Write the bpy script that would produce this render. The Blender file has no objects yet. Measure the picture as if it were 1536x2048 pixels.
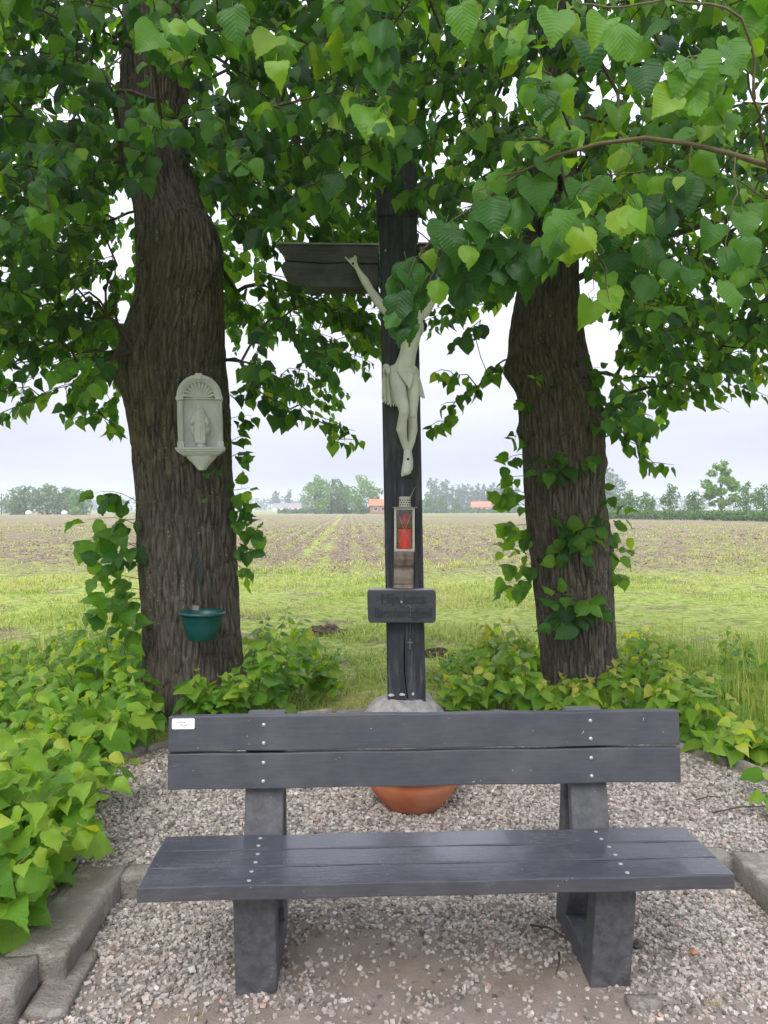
import bpy, bmesh, math, random
import numpy as np
from mathutils import Vector, Matrix

random.seed(7)
RNG = np.random.default_rng(7)
scene = bpy.context.scene
C = scene.collection

# ------------------------------------------------------------------ camera, sky, sun, exposure
F, H, CX, HY = 1538.0, 1.57, 768.0, 1018.0        # focal length in photo pixels, eye height, centre column, horizon row
cam_data = bpy.data.cameras.new('camera')
cam_data.sensor_fit = 'VERTICAL'
cam_data.sensor_height = 24.0
cam_data.lens = 24.0 * F / 2048.0
cam_data.shift_y = -(1024.0 - HY) / 2048.0
cam_data.clip_start = 0.05
cam_data.clip_end = 9000.0
cam = bpy.data.objects.new('camera', cam_data)
cam.location = (0, 0, H)
cam.rotation_euler = (math.pi / 2, 0, 0)
C.objects.link(cam)
scene.camera = cam

SUN_EL, SUN_AZ = math.radians(44), math.radians(196)      # azimuth clockwise from +Y: behind the camera, a little to its side
world = bpy.data.worlds.new('World')
scene.world = world
world.use_nodes = True
wt = world.node_tree
wt.nodes.clear()
w_out = wt.nodes.new('ShaderNodeOutputWorld')
w_bg = wt.nodes.new('ShaderNodeBackground')
w_sky = wt.nodes.new('ShaderNodeTexSky')
w_sky.sky_type = 'NISHITA'
w_sky.sun_disc = False
w_sky.sun_elevation = SUN_EL
w_sky.sun_rotation = SUN_AZ
w_sky.dust_density = 4.0
w_tc = wt.nodes.new('ShaderNodeTexCoord')
w_sep = wt.nodes.new('ShaderNodeSeparateXYZ')
w_map = wt.nodes.new('ShaderNodeMapping')
w_map.inputs['Scale'].default_value = (1.2, 1.2, 6.0)
w_noise = wt.nodes.new('ShaderNodeTexNoise')
w_noise.inputs['Scale'].default_value = 2.2
w_noise.inputs['Detail'].default_value = 5.0
w_cloud = wt.nodes.new('ShaderNodeValToRGB')               # soft grey and white layers of the cloud deck
w_cloud.color_ramp.elements[0].position = 0.30
w_cloud.color_ramp.elements[0].color = (3.65, 3.72, 4.5, 1)
w_cloud.color_ramp.elements[1].position = 0.68
w_cloud.color_ramp.elements[1].color = (4.5, 4.5, 5.2, 1)
w_zen = wt.nodes.new('ShaderNodeMapRange')                 # overcast dome: brighter overhead, as every closed cloud deck is
w_zen.inputs['From Min'].default_value = 0.0
w_zen.inputs['From Max'].default_value = 1.0
w_zen.inputs['To Min'].default_value = 1.0
w_zen.inputs['To Max'].default_value = 5.6
w_mul = wt.nodes.new('ShaderNodeVectorMath'); w_mul.operation = 'SCALE'
w_mix = wt.nodes.new('ShaderNodeMix'); w_mix.data_type = 'RGBA'
w_mix.inputs['Factor'].default_value = 0.93
L = wt.links.new
L(w_tc.outputs['Generated'], w_sep.inputs[0])
L(w_tc.outputs['Generated'], w_map.inputs['Vector'])
L(w_map.outputs[0], w_noise.inputs['Vector'])
L(w_noise.outputs[0], w_cloud.inputs[0])
L(w_sep.outputs['Z'], w_zen.inputs['Value'])
L(w_cloud.outputs[0], w_mul.inputs[0])
L(w_zen.outputs[0], w_mul.inputs['Scale'])
L(w_sky.outputs[0], w_mix.inputs['A'])
L(w_mul.outputs[0], w_mix.inputs['B'])
L(w_mix.outputs['Result'], w_bg.inputs['Color'])
w_bg.inputs['Strength'].default_value = 0.1
L(w_bg.outputs[0], w_out.inputs[0])

sun_data = bpy.data.lights.new('sun', 'SUN')
sun_data.energy = 1.5
sun_data.angle = math.radians(25)
sun_data.color = (1.0, 0.96, 0.9)
sun = bpy.data.objects.new('sun', sun_data)
_sd = Vector((math.sin(SUN_AZ) * math.cos(SUN_EL), math.cos(SUN_AZ) * math.cos(SUN_EL), math.sin(SUN_EL)))
sun.rotation_euler = _sd.to_track_quat('Z', 'Y').to_euler()
sun.location = (0, -10, 30)
C.objects.link(sun)

scene.view_settings.view_transform = 'Standard'
scene.view_settings.look = 'None'
scene.view_settings.exposure = 0.5
scene.view_settings.gamma = 1.0
scene.cycles.use_denoising = True
scene.cycles.max_bounces = 8
scene.cycles.diffuse_bounces = 4
scene.cycles.transmission_bounces = 6
scene.cycles.transparent_max_bounces = 8
scene.cycles.volume_bounces = 1
scene.cycles.sample_clamp_indirect = 6.0

# ------------------------------------------------------------------ helpers
def P(px, py, d):
    """photo pixel at distance d (metres in front of the camera) -> world point"""
    return Vector(((px - CX) / F * d, d, H - (py - HY) / F * d))

def G(px, py, z=0.0):
    """photo pixel of a point that stands on the level z -> world point"""
    return P(px, py, (H - z) * F / (py - HY))

def proj(p):
    p = np.asarray(p)
    return CX + p[:, 0] / p[:, 1] * F, HY - (p[:, 2] - H) / p[:, 1] * F

def _hash(ix, iy, iz, seed):
    with np.errstate(over='ignore'):
        n = (ix.astype(np.uint32) * np.uint32(374761393) + iy.astype(np.uint32) * np.uint32(668265263)
             + iz.astype(np.uint32) * np.uint32(2246822519) + np.uint32((seed * 3266489917) & 0xffffffff))
        n = (n ^ (n >> np.uint32(13))) * np.uint32(1274126177)
        n = n ^ (n >> np.uint32(16))
    return n.astype(np.float64) / 4294967295.0

def vnoise(x, y, z=0.0, seed=0):
    x, y, z = np.broadcast_arrays(np.asarray(x, float), np.asarray(y, float), np.asarray(z, float))
    fx, fy, fz = np.floor(x), np.floor(y), np.floor(z)
    ix, iy, iz = fx.astype(np.int64), fy.astype(np.int64), fz.astype(np.int64)
    u, v, w = x - fx, y - fy, z - fz
    u, v, w = u*u*(3-2*u), v*v*(3-2*v), w*w*(3-2*w)
    r = 0
    for a in (0, 1):
        for b in (0, 1):
            for c in (0, 1):
                r = r + _hash(ix+a, iy+b, iz+c, seed) * (u if a else 1-u) * (v if b else 1-v) * (w if c else 1-w)
    return r * 2 - 1

def fbm(x, y, z=0.0, seed=0, octaves=4):
    r, amp, tot = 0, 1.0, 0.0
    for o in range(octaves):
        r = r + amp * vnoise(np.asarray(x) * 2**o, np.asarray(y) * 2**o, np.asarray(z) * 2**o, seed + o)
        tot += amp; amp *= 0.5
    return r / tot

WM = {}                                                     # world matrices of the Empties and moved parents
def tag(o, label=None, cat=None, group=None, kind=None):
    if label: o['label'] = label
    if cat: o['category'] = cat
    if group: o['group'] = group
    if kind: o['kind'] = kind
    return o

def put(o, parent=None):
    C.objects.link(o)
    if parent is not None:
        o.parent = parent
        o.matrix_parent_inverse = WM.get(parent.name, Matrix()).inverted()
    return o

def empty(name, loc, label=None, cat=None, group=None, rz=0.0, kind=None):
    o = bpy.data.objects.new(name, None)
    o.empty_display_size = 0.1
    o.location = loc
    o.rotation_euler = (0, 0, rz)
    C.objects.link(o)
    WM[o.name] = Matrix.Translation(Vector(loc)) @ Matrix.Rotation(rz, 4, 'Z')
    return tag(o, label, cat, group, kind)

def mobj(name, me, material=None, parent=None, mat_local=None):
    """link mesh data as one object; mat_local: world matrix"""
    o = bpy.data.objects.new(name, me)
    if material is not None and len(me.materials) == 0:
        me.materials.append(material)
    put(o, parent)
    if mat_local is not None:
        o.matrix_basis = mat_local
        WM[o.name] = mat_local.copy()
    return o

def np_mesh(name, V, T, uv=None, attrs=None, smooth=True):
    """triangles or quads as numpy arrays -> mesh"""
    V = np.ascontiguousarray(V, dtype=np.float32); T = np.ascontiguousarray(T, dtype=np.int32)
    n, k = T.shape
    me = bpy.data.meshes.new(name)
    me.vertices.add(len(V)); me.vertices.foreach_set('co', V.ravel())
    me.loops.add(n * k); me.loops.foreach_set('vertex_index', T.ravel())
    me.polygons.add(n); me.polygons.foreach_set('loop_start', np.arange(0, n * k, k, dtype=np.int32))
    me.update(calc_edges=True)
    me.polygons.foreach_set('use_smooth', np.full(n, smooth, dtype=bool))
    if uv is not None:
        lay = me.uv_layers.new(name='UVMap')
        lay.data.foreach_set('uv', np.ascontiguousarray(uv[T.ravel()], dtype=np.float32).ravel())
    for an, av in (attrs or {}).items():
        a = me.attributes.new(an, 'FLOAT', 'POINT')
        a.data.foreach_set('value', np.ascontiguousarray(av, dtype=np.float32))
    return me

class MB:
    """collects simple shapes into ONE mesh"""
    def __init__(s): s.v, s.f, s.sm = [], [], []
    def add(s, vs, fs, smooth=False):
        b = len(s.v); s.v += [tuple(v) for v in vs]
        s.f += [tuple(b + i for i in f) for f in fs]; s.sm += [smooth] * len(fs); return s
    def box(s, lo, hi, m=None):
        x0, y0, z0 = lo; x1, y1, z1 = hi
        vs = [(x0,y0,z0),(x1,y0,z0),(x1,y1,z0),(x0,y1,z0),(x0,y0,z1),(x1,y0,z1),(x1,y1,z1),(x0,y1,z1)]
        if m is not None: vs = [m @ Vector(v) for v in vs]
        return s.add(vs, [(0,3,2,1),(4,5,6,7),(0,1,5,4),(1,2,6,5),(2,3,7,6),(3,0,4,7)])
    def tube(s, pts, rad, n=8, cap=True, smooth=True):
        pts = [Vector(p) for p in pts]
        if not hasattr(rad, '__len__'): rad = [rad] * len(pts)
        vs, fs = [], []
        t0 = (pts[1] - pts[0]).normalized()
        a = t0.cross(Vector((0, 0, 1)));
        if a.length < 0.05: a = t0.cross(Vector((1, 0, 0)))
        a.normalize()
        for i, p in enumerate(pts):
            t = (pts[min(i+1, len(pts)-1)] - pts[max(i-1, 0)]).normalized()
            a = (a - t * a.dot(t)).normalized(); b = t.cross(a)
            for k in range(n):
                th = 2 * math.pi * k / n
                vs.append(p + (a * math.cos(th) + b * math.sin(th)) * rad[i])
        for i in range(len(pts) - 1):
            for k in range(n):
                fs.append((i*n+k, i*n+(k+1) % n, (i+1)*n+(k+1) % n, (i+1)*n+k))
        if cap:
            fs.append(tuple(range(n-1, -1, -1))); fs.append(tuple((len(pts)-1)*n+k for k in range(n)))
        return s.add(vs, fs, smooth)
    def lathe(s, prof, n=32, centre=(0, 0, 0), smooth=True, closed=False, m=None):
        """prof: list of (radius, z); rings around z"""
        vs, fs = [], []; c = Vector(centre)
        for r, z in prof:
            for k in range(n):
                th = 2*math.pi*k/n; v = Vector((r*math.cos(th), r*math.sin(th), z)) + c
                vs.append(m @ v if m is not None else v)
        for i in range(len(prof)-1):
            for k in range(n):
                fs.append((i*n+k, i*n+(k+1) % n, (i+1)*n+(k+1) % n, (i+1)*n+k))
        if not closed:
            if prof[0][0] > 1e-5: fs.append(tuple(range(n-1, -1, -1)))
            if prof[-1][0] > 1e-5: fs.append(tuple((len(prof)-1)*n+k for k in range(n)))
        return s.add(vs, fs, smooth)
    def prism(s, pts, y0, y1):
        """outline in x,z (list of (x,z)) between depths y0 (front) and y1"""
        n = len(pts)
        area = sum(pts[i][0]*pts[(i+1) % n][1] - pts[(i+1) % n][0]*pts[i][1] for i in range(n))
        if area < 0: pts = pts[::-1]
        vs = [(x, y0, z) for x, z in pts] + [(x, y1, z) for x, z in pts]
        fs = [tuple(range(n)), tuple(range(2*n-1, n-1, -1))]
        for i in range(n):
            j = (i+1) % n; fs.append((j, i, n+i, n+j))
        return s.add(vs, fs)
    def prism_x(s, pts, x0, x1):
        """outline in y,z between two x"""
        n = len(pts)
        area = sum(pts[i][0]*pts[(i+1) % n][1] - pts[(i+1) % n][0]*pts[i][1] for i in range(n))
        if area > 0: pts = pts[::-1]
        vs = [(x0, y, z) for y, z in pts] + [(x1, y, z) for y, z in pts]
        fs = [tuple(range(n)), tuple(range(2*n-1, n-1, -1))]
        for i in range(n):
            j = (i+1) % n; fs.append((j, i, n+i, n+j))
        return s.add(vs, fs)
    def sphere(s, c, r, n=10, m=None, scale=(1, 1, 1)):
        vs, fs = [], []
        c = Vector(c)
        for i in range(n+1):
            ph = math.pi*i/n
            for k in range(2*n):
                th = math.pi*k/n
                v = Vector((math.sin(ph)*math.cos(th)*scale[0], math.sin(ph)*math.sin(th)*scale[1], math.cos(ph)*scale[2]))*r
                if m is not None: v = m @ v
                vs.append(v + c)
        N = 2*n
        for i in range(n):
            for k in range(N):
                q = (i*N+k, (i+1)*N+k, (i+1)*N+(k+1) % N, i*N+(k+1) % N)
                fs.append(q)
        return s.add(vs, fs, True)
    def mesh(s, name, bevel=0.0, seg=2):
        me = bpy.data.meshes.new(name)
        me.from_pydata(s.v, [], s.f)
        me.polygons.foreach_set('use_smooth', np.array(s.sm, dtype=bool))
        bm = bmesh.new(); bm.from_mesh(me)
        bmesh.ops.remove_doubles(bm, verts=bm.verts, dist=1e-5)
        if bevel:
            ed = [e for e in bm.edges if len(e.link_faces) == 2 and e.calc_face_angle(0) > 0.5]
            bmesh.ops.bevel(bm, geom=ed, offset=bevel, segments=seg, profile=0.6, affect='EDGES', clamp_overlap=True)
        bmesh.ops.recalc_face_normals(bm, faces=bm.faces)
        bm.to_mesh(me); bm.free(); me.update()
        return me
    def build(s, name, material, parent=None, bevel=0.0, seg=2, m=None):
        return mobj(name, s.mesh(name, bevel, seg), material, parent, m)

def from_object(tmp):
    """evaluated mesh of a temporary object (curve, text, modifiers), then drop the object"""
    C.objects.link(tmp)
    dg = bpy.context.evaluated_depsgraph_get(); dg.update()
    me = bpy.data.meshes.new_from_object(tmp.evaluated_get(dg), depsgraph=dg)
    C.objects.unlink(tmp); bpy.data.objects.remove(tmp)
    return me

def organic(mb, name, voxel, smooth=6, factor=0.5):
    """many overlapping closed shapes -> one continuous skin"""
    tmp = bpy.data.objects.new('shape', mb.mesh('shape'))
    md = tmp.modifiers.new('remesh', 'REMESH'); md.mode = 'VOXEL'; md.voxel_size = voxel; md.use_smooth_shade = True
    if smooth:
        ms = tmp.modifiers.new('smooth', 'SMOOTH'); ms.iterations = smooth; ms.factor = factor
    me = from_object(tmp); me.name = name
    me.polygons.foreach_set('use_smooth', np.ones(len(me.polygons), dtype=bool))
    return me

def outline_solid(splines, depth, bevel=0.0):
    """2-D outlines (first outer, then holes) -> solid of the given depth; outline x,y become x,y, depth is +-z"""
    cu = bpy.data.curves.new('outline', 'CURVE'); cu.dimensions = '2D'; cu.fill_mode = 'BOTH'
    cu.extrude = depth/2 - bevel; cu.bevel_depth = bevel; cu.bevel_resolution = 1; cu.offset = -bevel
    for pts in splines:
        sp = cu.splines.new('POLY'); sp.points.add(len(pts)-1)
        for q, (x, y) in zip(sp.points, pts): q.co = (x, y, 0, 1)
        sp.use_cyclic_u = True
    me = from_object(bpy.data.objects.new('outline', cu))
    me.materials.clear()
    me.polygons.foreach_set('use_smooth', np.zeros(len(me.polygons), dtype=bool))
    return me

def text_mesh(body, size, xscale=1.0, depth=0.001):
    cu = bpy.data.curves.new('writing', 'FONT'); cu.body = body; cu.size = size; cu.extrude = depth; cu.align_x = 'CENTER'; cu.align_y = 'CENTER'
    cu.resolution_u = 3
    me = from_object(bpy.data.objects.new('writing', cu)); me.materials.clear()
    me.transform(Matrix.Diagonal((xscale, 1, 1, 1)))
    return me
FACE_CAM = Matrix.Rotation(math.pi/2, 4, 'X')               # lay an x,y outline upright, facing -Y

# ------------------------------------------------------------------ materials
class NT:
    def __init__(s, name):
        s.m = bpy.data.materials.new(name); s.m.use_nodes = True; s.t = s.m.node_tree; s.t.nodes.clear()
        s.out = s.n('ShaderNodeOutputMaterial')
    def n(s, typ, props=None, **ins):
        nd = s.t.nodes.new(typ)
        for k, v in (props or {}).items(): setattr(nd, k, v)
        for k, v in ins.items():
            k = k.replace('_', ' ')
            s.set(nd.inputs[int(k[1:])] if k[0] == 'i' and k[1:].isdigit() else nd.inputs[k], v)
        return nd
    def set(s, sock, v):
        if hasattr(v, 'is_output'): s.t.links.new(v, sock)
        elif hasattr(v, 'outputs'): s.t.links.new(v.outputs[0], sock)
        else: sock.default_value = v
    def coord(s, kind='Object', scale=(1, 1, 1)):
        tc = s.n('ShaderNodeTexCoord'); mp = s.n('ShaderNodeMapping')
        s.t.links.new(tc.outputs[kind], mp.inputs['Vector']); mp.inputs['Scale'].default_value = scale
        return mp.outputs[0]
    def noise(s, vec, scale, detail=4, rough=0.55, dist=0.0):
        return s.n('ShaderNodeTexNoise', Vector=vec, Scale=scale, Detail=detail, Roughness=rough, Distortion=dist).outputs[0]
    def ramp(s, fac, *stops):
        r = s.n('ShaderNodeValToRGB', Fac=fac); cr = r.color_ramp
        while len(cr.elements) < len(stops): cr.elements.new(0.5)
        for e, (p, c) in zip(cr.elements, stops): e.position = p; e.color = (*c, 1) if len(c) == 3 else c
        return r.outputs[0]
    def mix(s, fac, a, b, blend='MIX'):
        nd = s.n('ShaderNodeMix', {'data_type': 'RGBA', 'blend_type': blend})
        s.set(nd.inputs['Factor'], fac)
        for k, v in (('A', a), ('B', b)):
            s.set(nd.inputs[k], (*v, 1) if isinstance(v, tuple) and len(v) == 3 else v)
        return nd.outputs['Result']
    def math(s, op, a, b=0.0, c=None):
        nd = s.n('ShaderNodeMath', {'operation': op}); s.set(nd.inputs[0], a); s.set(nd.inputs[1], b)
        if c is not None: s.set(nd.inputs[2], c)
        return nd.outputs[0]
    def bump(s, height, strength=0.3, dist=0.01):
        return s.n('ShaderNodeBump', Height=height, Strength=strength, Distance=dist).outputs[0]
    def pbr(s, color, rough=0.6, spec=0.4, metal=0.0, normal=None, **kw):
        b = s.n('ShaderNodeBsdfPrincipled', Roughness=rough, Metallic=metal)
        s.set(b.inputs['Base Color'], (*color, 1) if isinstance(color, tuple) and len(color) == 3 else color)
        b.inputs['Specular IOR Level'].default_value = spec
        if normal is not None: s.set(b.inputs['Normal'], normal)
        for k, v in kw.items(): s.set(b.inputs[k.replace('_', ' ')], v)
        return b.outputs[0]
    def done(s, shader):
        s.t.links.new(shader, s.out.inputs['Surface']); return s.m

def speckled(name, c0, c1, scale=20, rough=0.7, spec=0.3, bump=0.2, stretch=(1, 1, 1), bscale=None, metal=0.0, bdist=0.004):
    t = NT(name); v = t.coord('Object', stretch); n1 = t.noise(v, scale, 6, 0.65)
    col = t.ramp(n1, (0.3, c0), (0.7, c1))
    b = t.bump(t.noise(v, bscale or scale*3, 5, 0.6), bump, bdist)
    return t.done(t.pbr(col, rough, spec, metal, b))

def leaf_material(name='leaf_green', gloss=0.32):
    t = NT(name)
    ag = t.n('ShaderNodeAttribute', {'attribute_type': 'GEOMETRY', 'attribute_name': 'tint'})
    ao = t.n('ShaderNodeAttribute', {'attribute_type': 'OBJECT', 'attribute_name': 'tint'})
    tint = t.math('ADD', ag.outputs['Fac'], ao.outputs['Fac'])
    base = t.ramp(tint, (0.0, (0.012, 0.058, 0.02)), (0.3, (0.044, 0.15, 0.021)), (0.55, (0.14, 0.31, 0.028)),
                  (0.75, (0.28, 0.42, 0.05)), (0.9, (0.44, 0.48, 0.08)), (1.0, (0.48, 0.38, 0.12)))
    uv = t.n('ShaderNodeUVMap').outputs[0]
    sp = t.n('ShaderNodeSeparateXYZ', Vector=uv)
    ax = t.math('ABSOLUTE', t.math('SUBTRACT', sp.outputs[0], 0.5))
    ph = t.math('SUBTRACT', sp.outputs[1], t.math('MULTIPLY', ax, 0.75))
    w = t.math('SINE', t.math('MULTIPLY', ph, 55.0))
    vein = t.math('POWER', t.math('MULTIPLY_ADD', w, 0.5, 0.5), 5.0)
    rib = t.math('LESS_THAN', ax, 0.012)
    vv = t.math('MAXIMUM', vein, rib)
    mott = t.noise(t.n('ShaderNodeNewGeometry').outputs['Position'], 24.0, 4)
    base = t.mix(t.math('MULTIPLY', mott, 0.75), base, t.mix(1.0, base, (0.62, 0.72, 0.6), 'MULTIPLY'))
    base = t.mix(t.math('MULTIPLY', vv, 0.07), base, (0.3, 0.4, 0.16))
    bmp = t.bump(t.math('ADD', t.math('MULTIPLY', w, -0.5), t.math('MULTIPLY', mott, 0.6)), 0.22, 0.004)
    fr = t.pbr(base, 0.42, gloss, 0.0, bmp)
    tr = t.n('ShaderNodeBsdfTranslucent'); t.set(tr.inputs['Color'], t.mix(1.0, t.mix(0.0, base, base), (2.3, 1.9, 0.5), 'MULTIPLY'))
    mx = t.n('ShaderNodeMixShader', Fac=0.5); t.t.links.new(fr, mx.inputs[1]); t.t.links.new(tr.outputs[0], mx.inputs[2])
    return t.done(mx.outputs[0])

M = {}
M['leaf'] = leaf_material()
M['stem'] = speckled('green_stem', (0.12, 0.17, 0.05), (0.2, 0.2, 0.08), 30, 0.6)
def bark_mat(name, dark, light, moss):
    t = NT(name); v = t.coord('Object', (1, 1, 0.12)); v2 = t.coord('Object')
    n1 = t.noise(v, 42, 7, 0.75); n2 = t.noise(v2, 3.0, 4, 0.6)
    col = t.ramp(n1, (0.36, dark), (0.64, light))
    col = t.mix(t.math('MULTIPLY', t.ramp(n2, (0.5, (0, 0, 0)), (0.7, (1, 1, 1))), 0.45), col, moss)
    vo = t.n('ShaderNodeTexVoronoi', Vector=v2, Scale=24.0).outputs['Distance']
    spot = t.math('MULTIPLY', t.math('LESS_THAN', vo, 0.15), t.math('GREATER_THAN', t.noise(v2, 6, 2), 0.55))
    col = t.mix(t.math('MULTIPLY', spot, 0.7), col, (0.42, 0.42, 0.36))
    b = t.bump(t.noise(v, 70, 6, 0.75), 1.0, 0.03)
    return t.done(t.pbr(col, 0.9, 0.15, 0.0, b))
M['bark'] = bark_mat('lime_bark', (0.045, 0.038, 0.031), (0.26, 0.222, 0.182), (0.13, 0.135, 0.08))
M['twig'] = speckled('twig_bark', (0.045, 0.036, 0.028), (0.11, 0.085, 0.06), 20, 0.85, 0.15)
M['red_twig'] = speckled('young_twig', (0.085, 0.065, 0.04), (0.16, 0.12, 0.07), 20, 0.7, 0.2)

# ------------------------------------------------------------------ ground, field, gravel bed
BED_C, BED_R = (0.2, 3.6), 1.95
def kerb_y(x):                                              # line of the low stone edge behind the bench
    return 3.12 + 0.073 * (x + 0.34)
X_L, X_R, Y_L = -1.05, 1.49, 2.56                           # sides of the recess in which the bench stands
def ground_z(x, y):
    z = 0.035 * fbm(x * 0.35, y * 0.35, 0, 3, 3)
    z = z + 0.05 * np.clip((y - 4.5) / 1.5, 0, 1)
    rough = np.clip((y - 6.0) / 3.0, 0, 1) * np.clip((400 - y) / 300, 0, 1)
    z = z + rough * (0.05 * fbm(x * 1.6, y * 1.6, 0, 11, 3) + 0.02 * vnoise(x * 7, y * 7, 0, 5))
    plough = np.clip((y - 17) / 5, 0, 1) * np.clip((230 - y) / 60, 0, 1)
    z = z + plough * 0.05 * np.sin((x + 0.044 * y) * 2 * math.pi / 0.9)
    flat = np.clip((4.6 - y) / 0.8, 0, 1)
    return z * (1 - flat) - 0.012 * flat

def axis(lo, hi, fine_lo, fine_hi, step, growth):
    a = list(np.arange(fine_lo, fine_hi + 1e-6, step)); s = step
    while a[-1] < hi: s *= growth; a.append(a[-1] + s)
    s = step
    while a[0] > lo: s *= growth; a.insert(0, a[0] - s)
    return np.array(a)
gx = axis(-1900, 1900, -7, 7, 0.12, 1.055); gy = axis(-100, 2000, 4.4, 18, 0.12, 1.035)
XX, YY = np.meshgrid(gx, gy)
ZZ = ground_z(XX, YY)
# the sheet dips under the gravel bed and the path, which are sheets of their own
nx, ny = len(gx), len(gy)
idx = np.arange(nx * ny).reshape(ny, nx)
quads = np.stack([idx[:-1, :-1], idx[:-1, 1:], idx[1:, 1:], idx[1:, :-1]], -1).reshape(-1, 4)

def field_material():
    t = NT('field_soil_and_grass')
    tc = t.n('ShaderNodeNewGeometry').outputs['Position']
    sp = t.n('ShaderNodeSeparateXYZ', Vector=tc); x, y = sp.outputs[0], sp.outputs[1]
    n_big = t.noise(tc, 0.12, 4, 0.6); n_mid = t.noise(tc, 0.9, 5, 0.65); n_fine = t.noise(tc, 9, 5, 0.7); n_mm = t.noise(tc, 40, 4, 0.7)
    grass = t.ramp(n_fine, (0.3, (0.12, 0.18, 0.03)), (0.5, (0.30, 0.38, 0.08)), (0.72, (0.52, 0.50, 0.20)))
    soil = t.ramp(n_fine, (0.36, (0.09, 0.071, 0.046)), (0.5, (0.22, 0.178, 0.118)), (0.66, (0.38, 0.318, 0.22)))
    weeds = t.ramp(n_mm, (0.35, (0.20, 0.26, 0.05)), (0.7, (0.46, 0.47, 0.16)))
    row = t.math('SINE', t.math('MULTIPLY', t.math('ADD', x, t.math('MULTIPLY', y, 0.044)), 2 * math.pi / 0.9))
    fade = t.n('ShaderNodeMapRange', Value=y); fade.inputs[1].default_value = 15; fade.inputs[2].default_value = 90
    fade.inputs[3].default_value = 0.10; fade.inputs[4].default_value = 0.24
    wd = t.math('ADD', t.math('MULTIPLY', row, fade.outputs[0]), t.math('MULTIPLY_ADD', n_mid, 1.9, -0.56))
    wd = t.math('ADD', wd, t.math('MULTIPLY_ADD', n_big, 0.9, -0.54))
    lane = t.math('ABSOLUTE', t.math('ADD', x, t.math('MULTIPLY_ADD', y, 0.052, 0.9)))            # the green lane where nothing was sown
    lane = t.math('MULTIPLY', t.math('LESS_THAN', t.math('SUBTRACT', lane, t.math('MULTIPLY', n_mid, 0.8)), 0.0), 0.28)
    wd = t.math('ADD', wd, lane)
    plough = t.mix(t.ramp(wd, (0.35, (0, 0, 0)), (0.75, (1, 1, 1))), soil, weeds)
    edge = t.math('ADD', y, t.math('MULTIPLY_ADD', n_mid, 9.0, -4.5))
    e = t.n('ShaderNodeMapRange', Value=edge); e.inputs[1].default_value = 15.0; e.inputs[2].default_value = 22.0
    meadow = t.mix(t.ramp(n_mid, (0.53, (0, 0, 0)), (0.64, (0.85, 0.85, 0.85))), grass, soil)
    col = t.mix(e.outputs[0], meadow, plough)
    f = t.n('ShaderNodeMapRange', Value=t.math('ADD', y, t.math('MULTIPLY', n_big, 60))); f.inputs[1].default_value = 205; f.inputs[2].default_value = 240
    far = t.mix(t.ramp(t.noise(tc, 0.02, 2), (0.45, (0, 0, 0)), (0.55, (1, 1, 1))), (0.16, 0.24, 0.07), (0.36, 0.28, 0.17))
    col = t.mix(f.outputs[0], col, far)
    b = t.bump(t.math('ADD', n_fine, t.math('MULTIPLY', n_mid, 2.0)), 1.0, 0.12)
    return t.done(t.pbr(col, 0.95, 0.1, 0, b))
M['field'] = field_material()
ground = mobj('ground', np_mesh('ground', np.stack([XX, YY, ZZ], -1).reshape(-1, 3), quads), M['field'])
tag(ground, 'flat farmland with rough grass and a ploughed field reaching the horizon', 'ground', kind='structure')

def in_bed(x, y, r=BED_R - 0.05):
    rec = (x > X_L - 0.17) & (x < X_R + 0.02) & (y < kerb_y(x) + 0.06)
    return ((x - BED_C[0])**2 + (y - BED_C[1])**2 < r*r) & ~rec & (y > Y_L)
def sheet(name, x0, x1, y0, y1, step, zf, keep, mat):
    ax, ay = np.arange(x0, x1, step), np.arange(y0, y1, step)
    X, Y = np.meshgrid(ax, ay); ids = np.arange(X.size).reshape(X.shape)
    q = np.stack([ids[:-1, :-1], ids[:-1, 1:], ids[1:, 1:], ids[1:, :-1]], -1).reshape(-1, 4)
    V = np.stack([X, Y, zf(X, Y)], -1).reshape(-1, 3)
    q = q[keep(V[q].mean(1)[:, 0], V[q].mean(1)[:, 1])]
    used, inv = np.unique(q, return_inverse=True)
    return mobj(name, np_mesh(name, V[used], inv.reshape(q.shape)), mat)
def dirt_mat():
    t = NT('dusty_earth'); v = t.n('ShaderNodeNewGeometry').outputs['Position']
    n1, n2 = t.noise(v, 5, 6, 0.7), t.noise(v, 120, 4, 0.7)
    col = t.ramp(n1, (0.3, (0.20, 0.165, 0.132)), (0.7, (0.38, 0.325, 0.27)))
    col = t.mix(t.math('MULTIPLY', n2, 0.55), col, (0.12, 0.1, 0.08))
    return t.done(t.pbr(col, 0.95, 0.1, 0, t.bump(t.math('ADD', n2, n1), 0.6, 0.01)))
M['dirt'] = dirt_mat()
def path_z(x, y): return 0.004 + 0.012 * fbm(x * 1.3, y * 1.3, 0, 21, 3) + 0.004 * vnoise(x * 12, y * 12, 0, 22)
path = sheet('gravel_path', -4.5, 4.8, 0.2, 3.6, 0.05, path_z, lambda x, y: (y < kerb_y(x) + 0.30), M['dirt'])
tag(path, 'dusty earth path strewn with gravel under the bench', 'path', kind='structure')
def bed_z(x, y): return 0.083 + 0.012 * fbm(x * 1.7, y * 1.7, 0, 31, 3) + 0.02 * np.clip((y - 3.3) / 2, 0, 1)
bed = sheet('gravel_bed', -2.0, 2.4, 2.4, 5.6, 0.04, bed_z, lambda x, y: (np.hypot(x - BED_C[0], y - BED_C[1]) < BED_R) & (y > Y_L - .05) & ~((x > X_L - .10) & (x < X_R + .06) & (y < kerb_y(x) + .05)), M['dirt'])
tag(bed, 'raised round bed of earth under pale gravel', 'gravel bed', kind='structure')

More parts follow.
